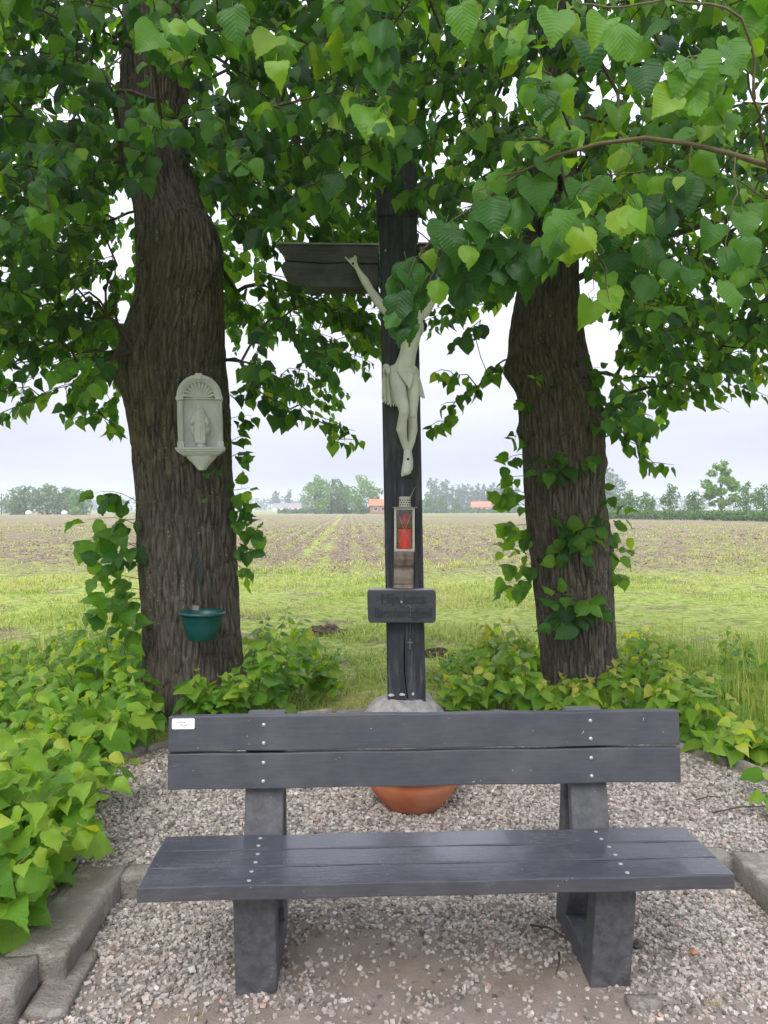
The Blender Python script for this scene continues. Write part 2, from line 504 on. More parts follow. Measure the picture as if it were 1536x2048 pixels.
# gravel: angular stones, far too many to count
def ico():
    p = (1 + 5**0.5) / 2
    v = np.array([(-1,p,0),(1,p,0),(-1,-p,0),(1,-p,0),(0,-1,p),(0,1,p),(0,-1,-p),(0,1,-p),(p,0,-1),(p,0,1),(-p,0,-1),(-p,0,1)], float)
    f = np.array([(0,11,5),(0,5,1),(0,1,7),(0,7,10),(0,10,11),(1,5,9),(5,11,4),(11,10,2),(10,7,6),(7,1,8),
                  (3,9,4),(3,4,2),(3,2,6),(3,6,8),(3,8,9),(4,9,5),(2,4,11),(6,2,10),(8,6,7),(9,8,1)])
    return v / np.linalg.norm(v[0]), f
def rand_rot(n, rng):
    q = rng.normal(size=(n, 4)); q /= np.linalg.norm(q, axis=1)[:, None]; w, x, y, z = q.T
    return np.stack([1-2*(y*y+z*z), 2*(x*y-w*z), 2*(x*z+w*y), 2*(x*y+w*z), 1-2*(x*x+z*z), 2*(y*z-w*x), 2*(x*z-w*y), 2*(y*z+w*x), 1-2*(x*x+y*y)], 1).reshape(n, 3, 3)
def stones(name, pos, size, mat, rng):
    v = np.array([(a, b, c) for a in (-1, 1) for b in (-1, 1) for c in (-1, 1)], float) * .72
    f = np.array([(0,1,3),(0,3,2),(4,6,7),(4,7,5),(0,4,5),(0,5,1),(2,3,7),(2,7,6),(0,2,6),(0,6,4),(1,5,7),(1,7,3)]); n = len(pos)
    shp = v[None] * rng.uniform(0.55, 1.25, (n, 8, 3)) * np.stack([rng.uniform(0.8, 1.3, n), rng.uniform(0.7, 1.05, n), rng.uniform(0.5, 0.85, n)], 1)[:, None, :]
    R = rand_rot(n, rng)
    flat = rng.random(n) < 0.7                               # most lie on their flat side
    th = rng.uniform(0, 2*math.pi, n); Rz = np.zeros((n, 3, 3)); Rz[:, 0, 0] = np.cos(th); Rz[:, 0, 1] = -np.sin(th); Rz[:, 1, 0] = np.sin(th); Rz[:, 1, 1] = np.cos(th); Rz[:, 2, 2] = 1
    tilt = rng.normal(0, 0.35, n); Rx = np.zeros((n, 3, 3)); Rx[:, 0, 0] = 1; Rx[:, 1, 1] = np.cos(tilt); Rx[:, 1, 2] = -np.sin(tilt); Rx[:, 2, 1] = np.sin(tilt); Rx[:, 2, 2] = np.cos(tilt)
    Rf = Rz @ Rx; R[flat] = Rf[flat]
    V = np.einsum('nij,nkj->nki', R, shp) * size[:, None, None] + pos[:, None, :]
    T = (f[None] + 8 * np.arange(n)[:, None, None]).reshape(-1, 3)
    return mobj(name, np_mesh(name, V.reshape(-1, 3), T, attrs={'tint': np.repeat(rng.random(n), 8)}, smooth=False), mat)
def gravel_mat():
    t = NT('pale_gravel'); a = t.n('ShaderNodeAttribute', {'attribute_name': 'tint'}).outputs['Fac']
    col = t.ramp(a, (0.0, (0.13, 0.115, 0.10)), (0.12, (0.22, 0.20, 0.175)), (0.35, (0.33, 0.302, 0.265)), (0.65, (0.43, 0.395, 0.35)), (0.9, (0.53, 0.495, 0.44)), (0.95, (0.42, 0.29, 0.22)), (1.0, (0.68, 0.65, 0.60)))
    v = t.n('ShaderNodeNewGeometry').outputs['Position']
    n = t.noise(v, 160, 4, 0.7)
    col = t.mix(t.math('MULTIPLY', n, 0.5), col, t.mix(1.0, col, (0.55, 0.52, 0.48), 'MULTIPLY'))
    return t.done(t.pbr(col, 0.85, 0.2, 0, t.bump(n, 0.3, 0.003)))
M['gravel'] = gravel_mat()
def in_view(x, y, m=0.35): return np.abs(x) < y * CX / F + m
n = 74000
gxr, gyr = RNG.uniform(-1.9, 2.3, n), RNG.uniform(2.5, 5.55, n)
k = in_bed(gxr, gyr) & (in_view(gxr, gyr) | (RNG.random(n) < .55))
gxr, gyr = gxr[k], gyr[k]
dens = np.where(gyr > 4.4, 0.62, 1.0); k = RNG.random(len(gxr)) < dens; gxr, gyr = gxr[k], gyr[k]
sz = RNG.uniform(0.0055, 0.0125, len(gxr)) * np.where(RNG.random(len(gxr)) < .06, 1.35, 1)
o = stones('gravel', np.stack([gxr, gyr, bed_z(gxr, gyr) + sz * RNG.uniform(0.05, 0.7, len(gxr))], 1), sz, M['gravel'], RNG)
tag(o, 'pale angular gravel spread thickly over the round bed', 'gravel', kind='stuff')
n = 92000
gxr, gyr = RNG.uniform(-2.4, 3.1, n), RNG.uniform(1.7, 3.25, n)
k = (~in_bed(gxr, gyr, BED_R)) & (gyr < kerb_y(gxr) - 0.0) & (in_view(gxr, gyr, 0.2) | (in_view(gxr, gyr, 1.1) & (RNG.random(n) < .5)))
bare = np.clip((fbm(gxr * 1.6, gyr * 1.6, 0, 41, 3) + 0.08) * 2.4, 0, 1)
for cx_, cy_, r_ in ((-0.12, 2.72, 0.30), (-0.02, 2.52, 0.24), (0.3, 2.36, 0.25), (0.66, 2.3, 0.2), (-0.3, 2.3, 0.2), (0.1, 2.62, 0.28), (0.0, 2.28, 0.26), (0.95, 2.25, 0.22), (-0.6, 2.33, 0.16), (0.45, 2.5, 0.2)):
    bare = np.maximum(bare, np.clip(1.35 - np.hypot((gxr - cx_) / 1.25, gyr - cy_) / r_, 0, 1))
k &= RNG.random(n) > bare * 0.92
k &= ~((gxr > -1.25) & (gxr < X_L) & (gyr > 2.4))
gxr, gyr = gxr[k], gyr[k]
sz = RNG.uniform(0.004, 0.0115, len(gxr)) * np.where(RNG.random(len(gxr)) < .06, 1.35, 1)
o = stones('gravel', np.stack([gxr, gyr, path_z(gxr, gyr) + sz * RNG.uniform(-0.1, 0.55, len(gxr))], 1), sz, M['gravel'], RNG)
tag(o, 'loose trodden gravel on the earth under and before the bench', 'gravel', kind='stuff')

# kerbs: worn concrete blocks, each a piece
def kerb_mat():
    t = NT('worn_concrete'); v = t.n('ShaderNodeNewGeometry').outputs['Position']
    n1, n2, n3 = t.noise(v, 4, 5, 0.65), t.noise(v, 60, 5, 0.7), t.noise(v, 11, 4, 0.6)
    col = t.ramp(n1, (0.3, (0.26, 0.23, 0.19)), (0.7, (0.46, 0.42, 0.355)))
    col = t.mix(t.math('MULTIPLY', n2, 0.5), col, (0.15, 0.135, 0.11))
    col = t.mix(t.math('MULTIPLY', t.ramp(n3, (0.56, (0, 0, 0)), (0.66, (1, 1, 1))), 0.6), col, (0.5, 0.47, 0.4))
    col = t.mix(t.math('MULTIPLY', t.ramp(t.noise(v, 2.2, 4), (0.55, (0, 0, 0)), (0.75, (1, 1, 1))), 0.25), col, (0.15, 0.15, 0.08))
    return t.done(t.pbr(col, 0.92, 0.15, 0, t.bump(t.math('ADD', n2, t.math('MULTIPLY', n3, 1.5)), 1.0, 0.025)))
M['kerb'] = kerb_mat()
def rough_block(name, size, m, parent, mat, seed, amp=0.008, cell=0.035):
    """subdivided block with worn corners; size (lx,ly,lz), origin at the middle of its underside"""
    n = [max(2, int(round(s / cell))) for s in size]
    bm = bmesh.new(); bmesh.ops.create_cube(bm, size=1.0)
    me = bpy.data.meshes.new(name)
    bm.free()
    V, Q, off = [], [], 0
    for axis_ in range(3):
        for side in (0, 1):
            a, b = [(1, 2), (2, 0), (0, 1)][axis_]
            ua, ub = np.linspace(0, 1, n[a]+1), np.linspace(0, 1, n[b]+1)
            A, B = np.meshgrid(ua, ub); p = np.zeros(A.shape + (3,)); p[..., a] = A; p[..., b] = B; p[..., axis_] = side
            ids = np.arange(A.size).reshape(A.shape) + off; off += A.size
            q = np.stack([ids[:-1, :-1], ids[:-1, 1:], ids[1:, 1:], ids[1:, :-1]], -1).reshape(-1, 4)
            V.append(p.reshape(-1, 3)); Q.append(q if side else q[:, ::-1])
    V = np.concatenate(V); Q = np.concatenate(Q)
    c = (V - np.array([0.5, 0.5, 0.0])) * np.array(size)
    e = np.minimum(V, 1 - V) * np.array(size)                # distance to each pair of faces
    near = np.sort(e, axis=1)[:, 1]                          # second smallest: how close to an edge
    push = np.clip(0.03 - near, 0, 1) / 0.03
    ctr = c - np.array([0, 0, size[2] / 2])
    c = c - (ctr / (np.linalg.norm(ctr, axis=1)[:, None] + 1e-6)) * (push * amp * 1.3)[:, None]
    for k_ in range(3):
        c[:, k_] += amp * fbm(c[:, 0] * 9 + seed, c[:, 1] * 9, c[:, 2] * 9, seed * 3 + k_, 3)
    c[:, 2] = np.where(V[:, 2] <= 0, -0.03, c[:, 2])
    bpy.data.meshes.remove(me)
    me = np_mesh(name, c, Q)
    bm = bmesh.new(); bm.from_mesh(me); bmesh.ops.remove_doubles(bm, verts=bm.verts, dist=1e-4); bmesh.ops.recalc_face_normals(bm, faces=bm.faces); bm.to_mesh(me); bm.free()
    return mobj(name, me, mat, parent, m)
def place(x, y, z=0.0, rz=0.0): return Matrix.Translation((x, y, z)) @ Matrix.Rotation(rz, 4, 'Z')
kerb = empty('kerb', (0.2, kerb_y(0.2), 0), 'low kerb of worn concrete blocks round the bench recess', 'kerb', kind='structure')
rz_k = math.atan(0.073)
x0 = X_L - 0.02
for i, ln in enumerate((0.64, 0.70, 0.66, 0.56)):
    xc = x0 + ln / 2
    rough_block('stone', (ln - 0.008, 0.10, 0.105 - 0.006 * (i % 2)), place(xc, kerb_y(xc) + 0.05, 0, rz_k + 0.004 * (i - 1)), kerb, M['kerb'], i + 1, 0.006, 0.025)
    x0 += ln
rough_block('stone', (0.20, 0.64, 0.112), place(X_L - 0.10, 2.83, 0, 0.02), kerb, M['kerb'], 9, 0.006, 0.025)
rough_block('stone', (0.80, 0.19, 0.11), place(X_L - 0.47, 2.405, 0, 0.06), kerb, M['kerb'], 10, 0.006, 0.025)
rough_block('stone', (0.13, 0.34, 0.03), place(X_L - 0.0, 2.52, 0, 0.08), kerb, M['kerb'], 11, 0.006, 0.025)
rough_block('stone', (0.17, 0.66, 0.112), place(X_R + 0.066, 2.95, 0, -0.03), kerb, M['kerb'], 12, 0.006, 0.025)
ring = empty('bed_edging', (BED_C[0], BED_C[1] + BED_R, 0), 'curved edging of thin weathered concrete round the gravel bed', 'edging', kind='structure')
for i in range(30):
    a = math.radians(-28 + 236 * i / 29)
    ln = BED_R * math.radians(236 / 29)
    rough_block('stone', (ln - 0.006, 0.065, 0.135 + 0.01 * math.sin(i * 2.3)), place(BED_C[0] + (BED_R + 0.03) * math.cos(a), BED_C[1] + (BED_R + 0.03) * math.sin(a), 0, a + math.pi / 2), ring, M['kerb'], 20 + i, 0.006, 0.03)
pst = rough_block('paving_fragment', (0.115, 0.055, 0.022), place(G(1288, 2012).x, G(1288, 2012).y, 0.002, 0.04), None, M['kerb'], 77, 0.004, 0.014)
tag(pst, 'small flat broken piece of stone lying in the gravel', 'stone')
for i, (px, py, c) in enumerate(((1386, 1912, (0.42, 0.16, 0.09)),)):
    q = G(px, py); v, f = ico()
    m_ = speckled('brick_chip', (0.32, 0.13, 0.08), (0.45, 0.2, 0.13), 60)
    o = mobj('brick_chip', np_mesh('brick_chip', v * np.array([0.016, 0.012, 0.010]) * RNG.uniform(0.8, 1.15, (12, 1)), f, smooth=False), m_, None, Matrix.Translation((q.x, q.y, 0.014)))
    tag(o, 'small reddish brick chip lying among the gravel', 'stone')
q = G(1275, 1898); v, f = ico()
o = mobj('dark_stone', np_mesh('dark_stone', v * np.array([0.030, 0.022, 0.016]) * RNG.uniform(0.85, 1.15, (12, 1)), f, smooth=False), speckled('dark_rock', (0.05, 0.048, 0.045), (0.1, 0.095, 0.09), 40), None, Matrix.Translation((q.x, q.y, 0.016)))
tag(o, 'dark lump of rock beside the bench foot', 'stone')
for i, (ax_, ay_, bx_, by_) in enumerate(((1060, 1850, 1130, 1875), (1118, 1905, 1112, 1950), (1392, 1600, 1440, 1594), (1425, 1625, 1530, 1612))):
    zz = 0.11 if ay_ < 1750 else 0.022
    a, b = G(ax_, ay_, zz), G(bx_, by_, zz)
    o = MB().tube([a, (a + b) / 2 + Vector((0.01, 0.012, 0.006)), b], [0.004, 0.0035, 0.002], 6).build('fallen_twig', M['twig'])
    tag(o, 'thin brown fallen twig lying on the gravel', 'twig', 'twigs fallen on the gravel')

# ------------------------------------------------------------------ far country: trees, hedge, houses
def far_leaf_mat(name, c0, c1):
    t = NT(name); a = t.n('ShaderNodeAttribute', {'attribute_name': 'tint'}).outputs['Fac']
    col = t.ramp(a, (0.0, c0), (1.0, c1))
    d = t.pbr(col, 0.7, 0.2); tr = t.n('ShaderNodeBsdfTranslucent'); t.set(tr.inputs['Color'], col)
    mx = t.n('ShaderNodeMixShader', Fac=0.3); t.t.links.new(d, mx.inputs[1]); t.t.links.new(tr.outputs[0], mx.inputs[2])
    return t.done(mx.outputs[0])
M['far_green'] = far_leaf_mat('far_foliage_green', (0.06, 0.14, 0.03), (0.17, 0.33, 0.06))
M['far_willow'] = far_leaf_mat('far_foliage_grey_green', (0.09, 0.17, 0.055), (0.21, 0.33, 0.11))
M['far_poplar'] = far_leaf_mat('far_foliage_dark', (0.045, 0.095, 0.04), (0.11, 0.18, 0.07))
M['far_fresh'] = far_leaf_mat('far_foliage_fresh', (0.11, 0.22, 0.035), (0.25, 0.42, 0.07))
def clump_mesh(name, centres, radii, n, size, rng):
    """leafy triangles spread through a union of balls, denser towards their skins"""
    w = np.prod(radii, axis=1) ** 0.67; w /= w.sum()
    i = rng.choice(len(centres), n, p=w)
    d = rng.normal(size=(n, 3)); d /= np.linalg.norm(d, axis=1)[:, None]
    r = rng.uniform(0.35, 1.0, n) ** 0.6
    c = centres[i] + d * radii[i] * r[:, None]
    tri = rng.normal(size=(n, 3, 3)); tri -= tri.mean(1, keepdims=True)
    tri /= np.linalg.norm(tri, axis=2, keepdims=True)
    V = c[:, None, :] + tri * (size * rng.uniform(0.6, 1.3, n))[:, None, None]
    return np_mesh(name, V.reshape(-1, 3), np.arange(3*n).reshape(-1, 3), attrs={'tint': np.repeat(rng.random(n), 3)}, smooth=False)
def far_tree(name, label, group, px, d, top, width_px, base_py=None, form='round', mat='far_green', n=900, seed=0, trunk=0.16):
    rng = np.random.default_rng(1000 + seed)
    x = (px - CX) / F * d; z0 = 0.0
    h = H - (top - HY) / F * d; w = width_px / F * d
    root = empty(name, (x, d, z0), label, 'tree', group)
    ct, cr = [], []
    k = {'round': 12, 'tall': 16, 'poplar': 12, 'bush': 9, 'open': 26}[form]
    lo = {'round': trunk, 'tall': trunk, 'poplar': 0.10, 'bush': 0.0, 'open': 0.22}[form]
    for i in range(k):
        s = (i + 0.5) / k
        z = h * (lo + (0.97 - lo) * s)
        prof = {'round': math.sin(math.pi * (0.12 + 0.83 * s)) ** 0.6, 'tall': math.sin(math.pi * (0.2 + 0.72 * s)) ** 0.8, 'poplar': math.sin(math.pi * (0.15 + 0.8 * s)) ** 0.7,
                'bush': math.sqrt(max(0.05, 1 - s * s)), 'open': math.sin(math.pi * (0.1 + 0.85 * s)) ** 0.6}[form]
        a = rng.uniform(0, 2*math.pi); rr = w / 2 * prof
        br = {'round': 0.50, 'tall': 0.5, 'poplar': 0.6, 'bush': 0.55, 'open': 0.24}[form] * rr
        off = rng.uniform(0.2, 1.0) ** 0.5 * (rr - br * 0.8)
        ct.append((x + off * math.cos(a), d + off * math.sin(a), z0 + z)); cr.append((br, br, max(br * 0.85, h * 0.05)))
    ct, cr = np.array(ct), np.array(cr)
    crown = mobj('crown', clump_mesh('crown', ct, cr, n, max(0.0022 * d, 0.06 * w) * 0.75, rng), M[mat], root)
    mb = MB(); r0 = max(0.012 * h, 0.03 * w)
    mb.tube([(x, d, -0.3), (x + 0.01*h, d, h*0.35), (x - 0.01*h, d, h*0.6), (x, d, h*0.85)], [r0, r0*0.75, r0*0.45, r0*0.15], 6)
    for j in range(6):
        b = Vector((x, d, h * (0.2 + 0.09 * j))); e = Vector(ct[(j * 5) % len(ct)])
        mb.tube([b, (b + e) / 2 + Vector((0, 0, -0.02*h)), e], [r0*0.4, r0*0.25, r0*0.08], 5)
    mb.build('trunk', M['twig'], root)
    return root
T_ = far_tree
# group of willows and bushes beyond the field
for i, (px, top, w) in enumerate(((50, 974, 86), (94, 970, 84), (132, 976, 76))):
    T_('willow_tree', ('broad grey-green willow of the clump nearest to the thin pole', 'tallest grey-green willow in the middle of the clump across the field', 'grey-green willow of the clump beside the rounded dark tree')[i], 'willows in the clump across the field', px, 205 + 3 * i, top, w, form='round', mat='far_willow', n=1100, seed=i, trunk=0.03)
T_('broadleaf_tree', 'rounded dark tree ending the willow clump across the field', None, 160, 200, 980, 62, form='round', mat='far_green', n=1000, seed=5, trunk=0.03)
T_('round_bush', 'small round pale bush before the willow clump', None, 150, 190, 1013, 30, form='bush', mat='far_fresh', n=500, seed=6)
T_('round_bush', 'low grey bush between the willow clump and the lime trunk', None, 246, 260, 996, 46, form='bush', mat='far_willow', n=500, seed=7)
T_('broadleaf_tree', 'low spreading tree by the pole at the end of the willow clump', None, 12, 260, 990, 60, form='bush', mat='far_willow', n=500, seed=8)
# trees between lime trunk and cross
for i, (px, top, w, mt, lb) in enumerate(((630, 952, 72, 'far_fresh', 'tall fresh green tree beginning the grove behind the cross'),
                                         (662, 958, 74, 'far_willow', 'pale rounded tree in the middle of the grove behind the cross'),
                                         (692, 968, 64, 'far_green', 'shorter tree inside the grove behind the cross'),
                                         (722, 949, 68, 'far_fresh', 'tall domed tree ending the grove behind the cross'),
                                         (755, 975, 44, 'far_willow', 'small tree over the orange roof beside the cross'))):
    T_('grove_tree', lb, 'trees of the grove behind the cross', px, 235 + 6 * (i % 3), top, w, form='round', mat=mt, n=1200, seed=10 + i, trunk=0.06)
for i, (px, top) in enumerate(((552, 980), (580, 978), (606, 984))):
    T_('thin_tree', 'thin sparse hazy tree beside the low white farm building', 'thin trees by the white building', px, 480, top, 26, form='tall', mat='far_poplar', n=240, seed=20 + i)
# tall poplars in the haze
for i in range(17):
    px = 862 + i * 10.6 + (RNG.random() - .5) * 3
    T_('poplar_tree', 'tall hazy poplar in the row behind the red roofed farmhouse', 'row of poplars in the haze', px, 430 + (i % 3) * 9, (952 if i < 4 else 963) + (RNG.random() * 7), 26 if i > 3 else 30, form='poplar', mat='far_poplar', n=420, seed=40 + i)
for i, (px, top, w) in enumerate(((858, 985, 40), (884, 990, 42), (912, 996, 34))):
    T_('broadleaf_tree', ('low rounded tree beside the cross before the hazy poplars', 'middle low rounded tree between cross and farmhouse before the poplars', 'low rounded tree beside the red farmhouse before the poplars')[i], 'low trees before the poplars', px, 300, top, w, form='bush', mat='far_green', n=700, seed=60 + i)
for i, (px, top, w) in enumerate(((1000, 984, 40), (1022, 990, 36))):
    T_('broadleaf_tree', 'bushy tree beside the red roofed farmhouse and the lime trunk', 'bushy trees by the red roofed farmhouse', px, 300, top, w, form='bush', mat='far_willow', n=600, seed=65 + i)
T_('broadleaf_tree', 'big hazy blue-green tree behind the hedge trees', None, 1216, 330, 936, 76, form='round', mat='far_poplar', n=1000, seed=70, trunk=0.02)
# young trees along the hedge
hd = lambda px: 118 - 36 * (px - 1200) / 500
for i, (px, top, w) in enumerate(((1228, 986, 44), (1258, 980, 42), (1292, 984, 42), (1340, 966, 46), (1386, 980, 46), (1492, 962, 50), (1526, 966, 50))):
    T_('hedge_tree', ('first young tree of the hedge row beside the lime trunk', 'second young tree of the hedge row from the lime trunk', 'third young tree of the hedge row from the lime trunk', 'taller fourth young tree of the hedge row from the lime trunk', 'young tree of the hedge row just before the tall airy tree', 'young tree of the hedge row just past the tall airy tree', 'second young tree of the hedge row past the tall airy tree')[i], 'young trees along the hedge', px, hd(px) + 4, top, w, form='tall', mat='far_green', n=800, seed=80 + i, trunk=0.2)
T_('ash_tree', 'tall airy tree with open crown towering over the hedge', None, 1442, hd(1442) + 9, 920, 96, form='open', mat='far_fresh', n=1500, seed=90)
hroot = empty('clipped_hedge', (P(1480, 1030, hd(1480)).x, hd(1480), 0), 'long low clipped hedge along the edge of the field', 'hedge')
hp = np.linspace(1196, 1760, 60); hc = np.array([(P(p_, 0, hd(p_)).x, hd(p_), 0.75) for p_ in hp])
mobj('foliage', clump_mesh('foliage', hc, np.tile([1.0, 0.7, 0.72], (60, 1)), 9000, 0.2, RNG), M['far_green'], hroot)
mb = MB()
for j in range(0, 60, 3): MB().tube([(hc[j][0], hc[j][1], -0.1), (hc[j][0], hc[j][1], 1.2)], [0.05, 0.03], 5).build('stem', M['twig'], hroot)
# hazy wood on the horizon
def wood(name, label, pxs, d, tops, n, seed):
    rng = np.random.default_rng(seed)
    m = 90; p_ = np.linspace(pxs[0], pxs[1], m); tp = np.interp(p_, np.linspace(pxs[0], pxs[1], len(tops)), tops) + rng.uniform(-4, 3, m)
    hh = H - (tp - HY) / F * d; c = np.array([(P(a, 0, d).x, d + rng.uniform(-15, 15), h * 0.5) for a, h in zip(p_, hh)])
    w_ = abs(P(pxs[1], 0, d).x - P(pxs[0], 0, d).x) / m
    o = mobj(name, clump_mesh(name, c, np.stack([np.full(m, w_ * 1.1), np.full(m, 6.0), hh * 0.55], 1), n, 0.0024 * d, rng), M['far_poplar'])
    tag(o, label, 'wood', kind='stuff')
wood('far_wood', 'low blue line of far woods past the white building', (-500, 760), 760, (1002, 998, 996, 1000, 998, 996, 1000), 5000, 1)
wood('far_wood', 'low blue line of far woods past the poplars and hedge', (820, 2100), 700, (998, 994, 996, 992, 994, 998, 996), 5000, 2)
wood('field_scrub', 'strip of low scrub along the far end of the ploughed field', (560, 760), 262, (1022, 1018, 1020, 1016), 1800, 3)
wood('field_scrub', 'strip of low scrub before the red roofed farmhouse', (842, 1050), 285, (1016, 1020, 1019, 1018), 1800, 4)

M['red_tile'] = speckled('red_roof_tiles', (0.55, 0.13, 0.06), (0.72, 0.22, 0.1), 2, 0.8)
M['brick'] = speckled('far_brick', (0.30, 0.14, 0.09), (0.4, 0.2, 0.13), 2, 0.85)
M['white_wall'] = speckled('far_white_wall', (0.68, 0.67, 0.64), (0.8, 0.79, 0.76), 2, 0.8)
M['grey_roof'] = speckled('far_grey_roof', (0.2, 0.17, 0.16), (0.28, 0.24, 0.22), 2, 0.8)
M['window'] = NT('far_window_glass'); M['window'] = M['window'].done(M['window'].pbr((0.05, 0.06, 0.07), 0.1, 0.6))
def house(name, label, px0, px1, d, ridge, eave, wall, roof, depth=8, windows=3, hip=0.0, chimney=True):
    x0, x1 = P(px0, 0, d).x, P(px1, 0, d).x; xc = (x0 + x1) / 2
    zr, ze = H - (ridge - HY) / F * d, H - (eave - HY) / F * d
    r = empty(name, (xc, d + depth / 2, 0), label, 'house')
    MB().box((x0, d, -0.3), (x1, d + depth, ze)).build('wall', wall, r)
    ym, ov = d + depth / 2, 0.4
    vs = [(x0-ov, d-ov, ze-0.15), (x1+ov, d-ov, ze-0.15), (x1+ov, d+depth+ov, ze-0.15), (x0-ov, d+depth+ov, ze-0.15), (x0-ov+hip, ym, zr), (x1+ov-hip, ym, zr)]
    rf = MB().add(vs, [(0,1,5,4), (2,3,4,5), (3,0,4), (1,2,5), (3,2,1,0)]).build('roof', roof, r)
    if chimney: MB().box((x0+1.2, ym-0.35, zr-0.8), (x0+1.9, ym+0.35, zr+0.9)).build('chimney', M['brick'], rf)
    w = (x1 - x0) / (windows + 0.5)
    for i in range(windows):
        cx_ = x0 + w * (i + 0.75)
        wd = MB().box((cx_-0.6, d-0.06, ze*0.35), (cx_+0.6, d-0.003, ze*0.8)).build('window', M['white_wall'], r)
        MB().box((cx_-0.5, d-0.09, ze*0.4), (cx_+0.5, d-0.065, ze*0.76)).build('pane', M['window'], wd)
    return r
house('farmhouse', 'far farmhouse with bright red roof before the poplars', 945, 988, 390, 1003, 1013, M['red_tile'], M['red_tile'], 8)
house('farm_shed', 'low grey and white shed against the red farmhouse', 989, 1004, 392, 1009, 1014, M['white_wall'], M['grey_roof'], 7, 1, chimney=False)
house('brick_cottage', 'brick cottage with steep orange roof beside the cross', 740, 792, 226, 998, 1010, M['brick'], M['red_tile'], 8, 3)
house('white_barn', 'long low white building with dark roof on the horizon', 546, 602, 470, 1006, 1014, M['white_wall'], M['grey_roof'], 10, 4, chimney=False)
for px in (57, 129):
    q = G(px, 1031, 0.0); q = Vector((P(px, 0, 196).x, 196, 0))
    o = MB().lathe([(0.02, 0), (0.6, 0.02), (0.78, 0.35), (0.72, 0.85), (0.4, 1.12), (0.02, 1.18)], 14, q).build('wrapped_bale', M['white_wall'])
    tag(o, 'small white wrapped bale lying before the willow clump', 'bale', 'white bales by the willows')
q = P(3, 0, 215)
r = empty('utility_pole', (q.x, q.y, 0), 'thin dark utility pole at the end of the willow clump', 'pole')
MB().tube([(q.x, q.y, -0.2), (q.x, q.y, 6.0)], [0.13, 0.09], 7).build('pole', M['twig'], r)
MB().box((q.x-0.7, q.y-0.05, 5.5), (q.x+0.7, q.y+0.05, 5.62)).build('crossarm', M['twig'], r)
q = P(225, 0, 900)
r = empty('church_tower', (q.x, q.y, 0), 'faint blue church tower with thin spire on the horizon', 'church')
MB().box((q.x-3, q.y-3, -0.3), (q.x+3, q.y+3, 9)).build('tower', M['grey_roof'], r)
MB().lathe([(3.2, 9), (0.05, 19)], 8, (q.x, q.y, 0), smooth=False).build('spire', M['grey_roof'], r)

# humid air over the fields
hz = MB().box((gx[0]-20, gy[0]-20, -1.3), (gx[-1]+20, gy[-1]+20, 34)).mesh('haze')
t = NT('humid_air'); pv = t.n('ShaderNodeVolumePrincipled'); pv.inputs['Color'].default_value = (0.86, 0.94, 1.0, 1); pv.inputs['Density'].default_value = 0.00085; pv.inputs['Anisotropy'].default_value = 0.2
t.t.links.new(pv.outputs[0], t.out.inputs['Volume'])
o = mobj('haze', hz, t.m); tag(o, 'pale humid haze over the fields', 'haze', kind='stuff')

# ------------------------------------------------------------------ bench
def plastic_mat(name, c0, c1, streak, rough0=0.38, rough1=0.58, spec=0.45):
    t = NT(name); v = t.coord('Object', streak); v2 = t.coord('Object')
    n1, n2, n3 = t.noise(v, 30, 5, 0.65), t.noise(v2, 5, 4, 0.6), t.noise(v2, 130, 3, 0.6)
    col = t.ramp(n1, (0.3, c0), (0.7, c1))
    col = t.mix(t.math('MULTIPLY', t.ramp(n2, (0.45, (0, 0, 0)), (0.75, (1, 1, 1))), 0.3), col, (0.14, 0.135, 0.13))
    sp = t.n('ShaderNodeTexVoronoi', Vector=v2, Scale=55.0).outputs['Distance']
    sp = t.math('MULTIPLY', t.math('LESS_THAN', sp, 0.10), t.math('GREATER_THAN', t.noise(v2, 9, 2), 0.60))
    col = t.mix(t.math('MULTIPLY', sp, 0.6), col, (0.4, 0.4, 0.4))
    rg = t.n('ShaderNodeMapRange', Value=t.math('ADD', t.math('MULTIPLY', n2, 0.7), t.math('MULTIPLY', n1, 0.3))); rg.inputs[1].default_value = 0.35; rg.inputs[2].default_value = 0.65
    rg.inputs[3].default_value = rough0; rg.inputs[4].default_value = rough1
    b = t.bump(t.math('ADD', t.math('MULTIPLY', n1, 0.7), t.math('MULTIPLY', n3, 0.5)), 0.22, 0.004)
    return t.done(t.pbr(col, rg.outputs[0], spec, 0, b))
M['slat'] = plastic_mat('grey_recycled_plastic', (0.041, 0.045, 0.055), (0.058, 0.063, 0.075), (0.35, 3.0, 3.0))
M['seat'] = plastic_mat('polished_recycled_plastic', (0.038, 0.041, 0.050), (0.055, 0.059, 0.070), (0.35, 3.0, 3.0), 0.10, 0.32, 0.9)
M['support'] = plastic_mat('rough_recycled_plastic', (0.040, 0.042, 0.048), (0.11, 0.11, 0.112), (1, 1, 1), 0.55, 0.75)
M['steel'] = speckled('galvanised_steel', (0.36, 0.36, 0.36), (0.5, 0.5, 0.5), 90, 0.4, 0.5, 0.1, metal=0.6)
M['dull_steel'] = speckled('dull_bolt', (0.22, 0.22, 0.22), (0.32, 0.32, 0.32), 90, 0.5, 0.4, 0.1)
M['plate'] = speckled('white_label_plate', (0.78, 0.78, 0.79), (0.86, 0.86, 0.87), 30, 0.4, 0.5, 0.05)
M['ink'] = speckled('dark_print', (0.04, 0.04, 0.04), (0.07, 0.07, 0.07), 30, 0.6)

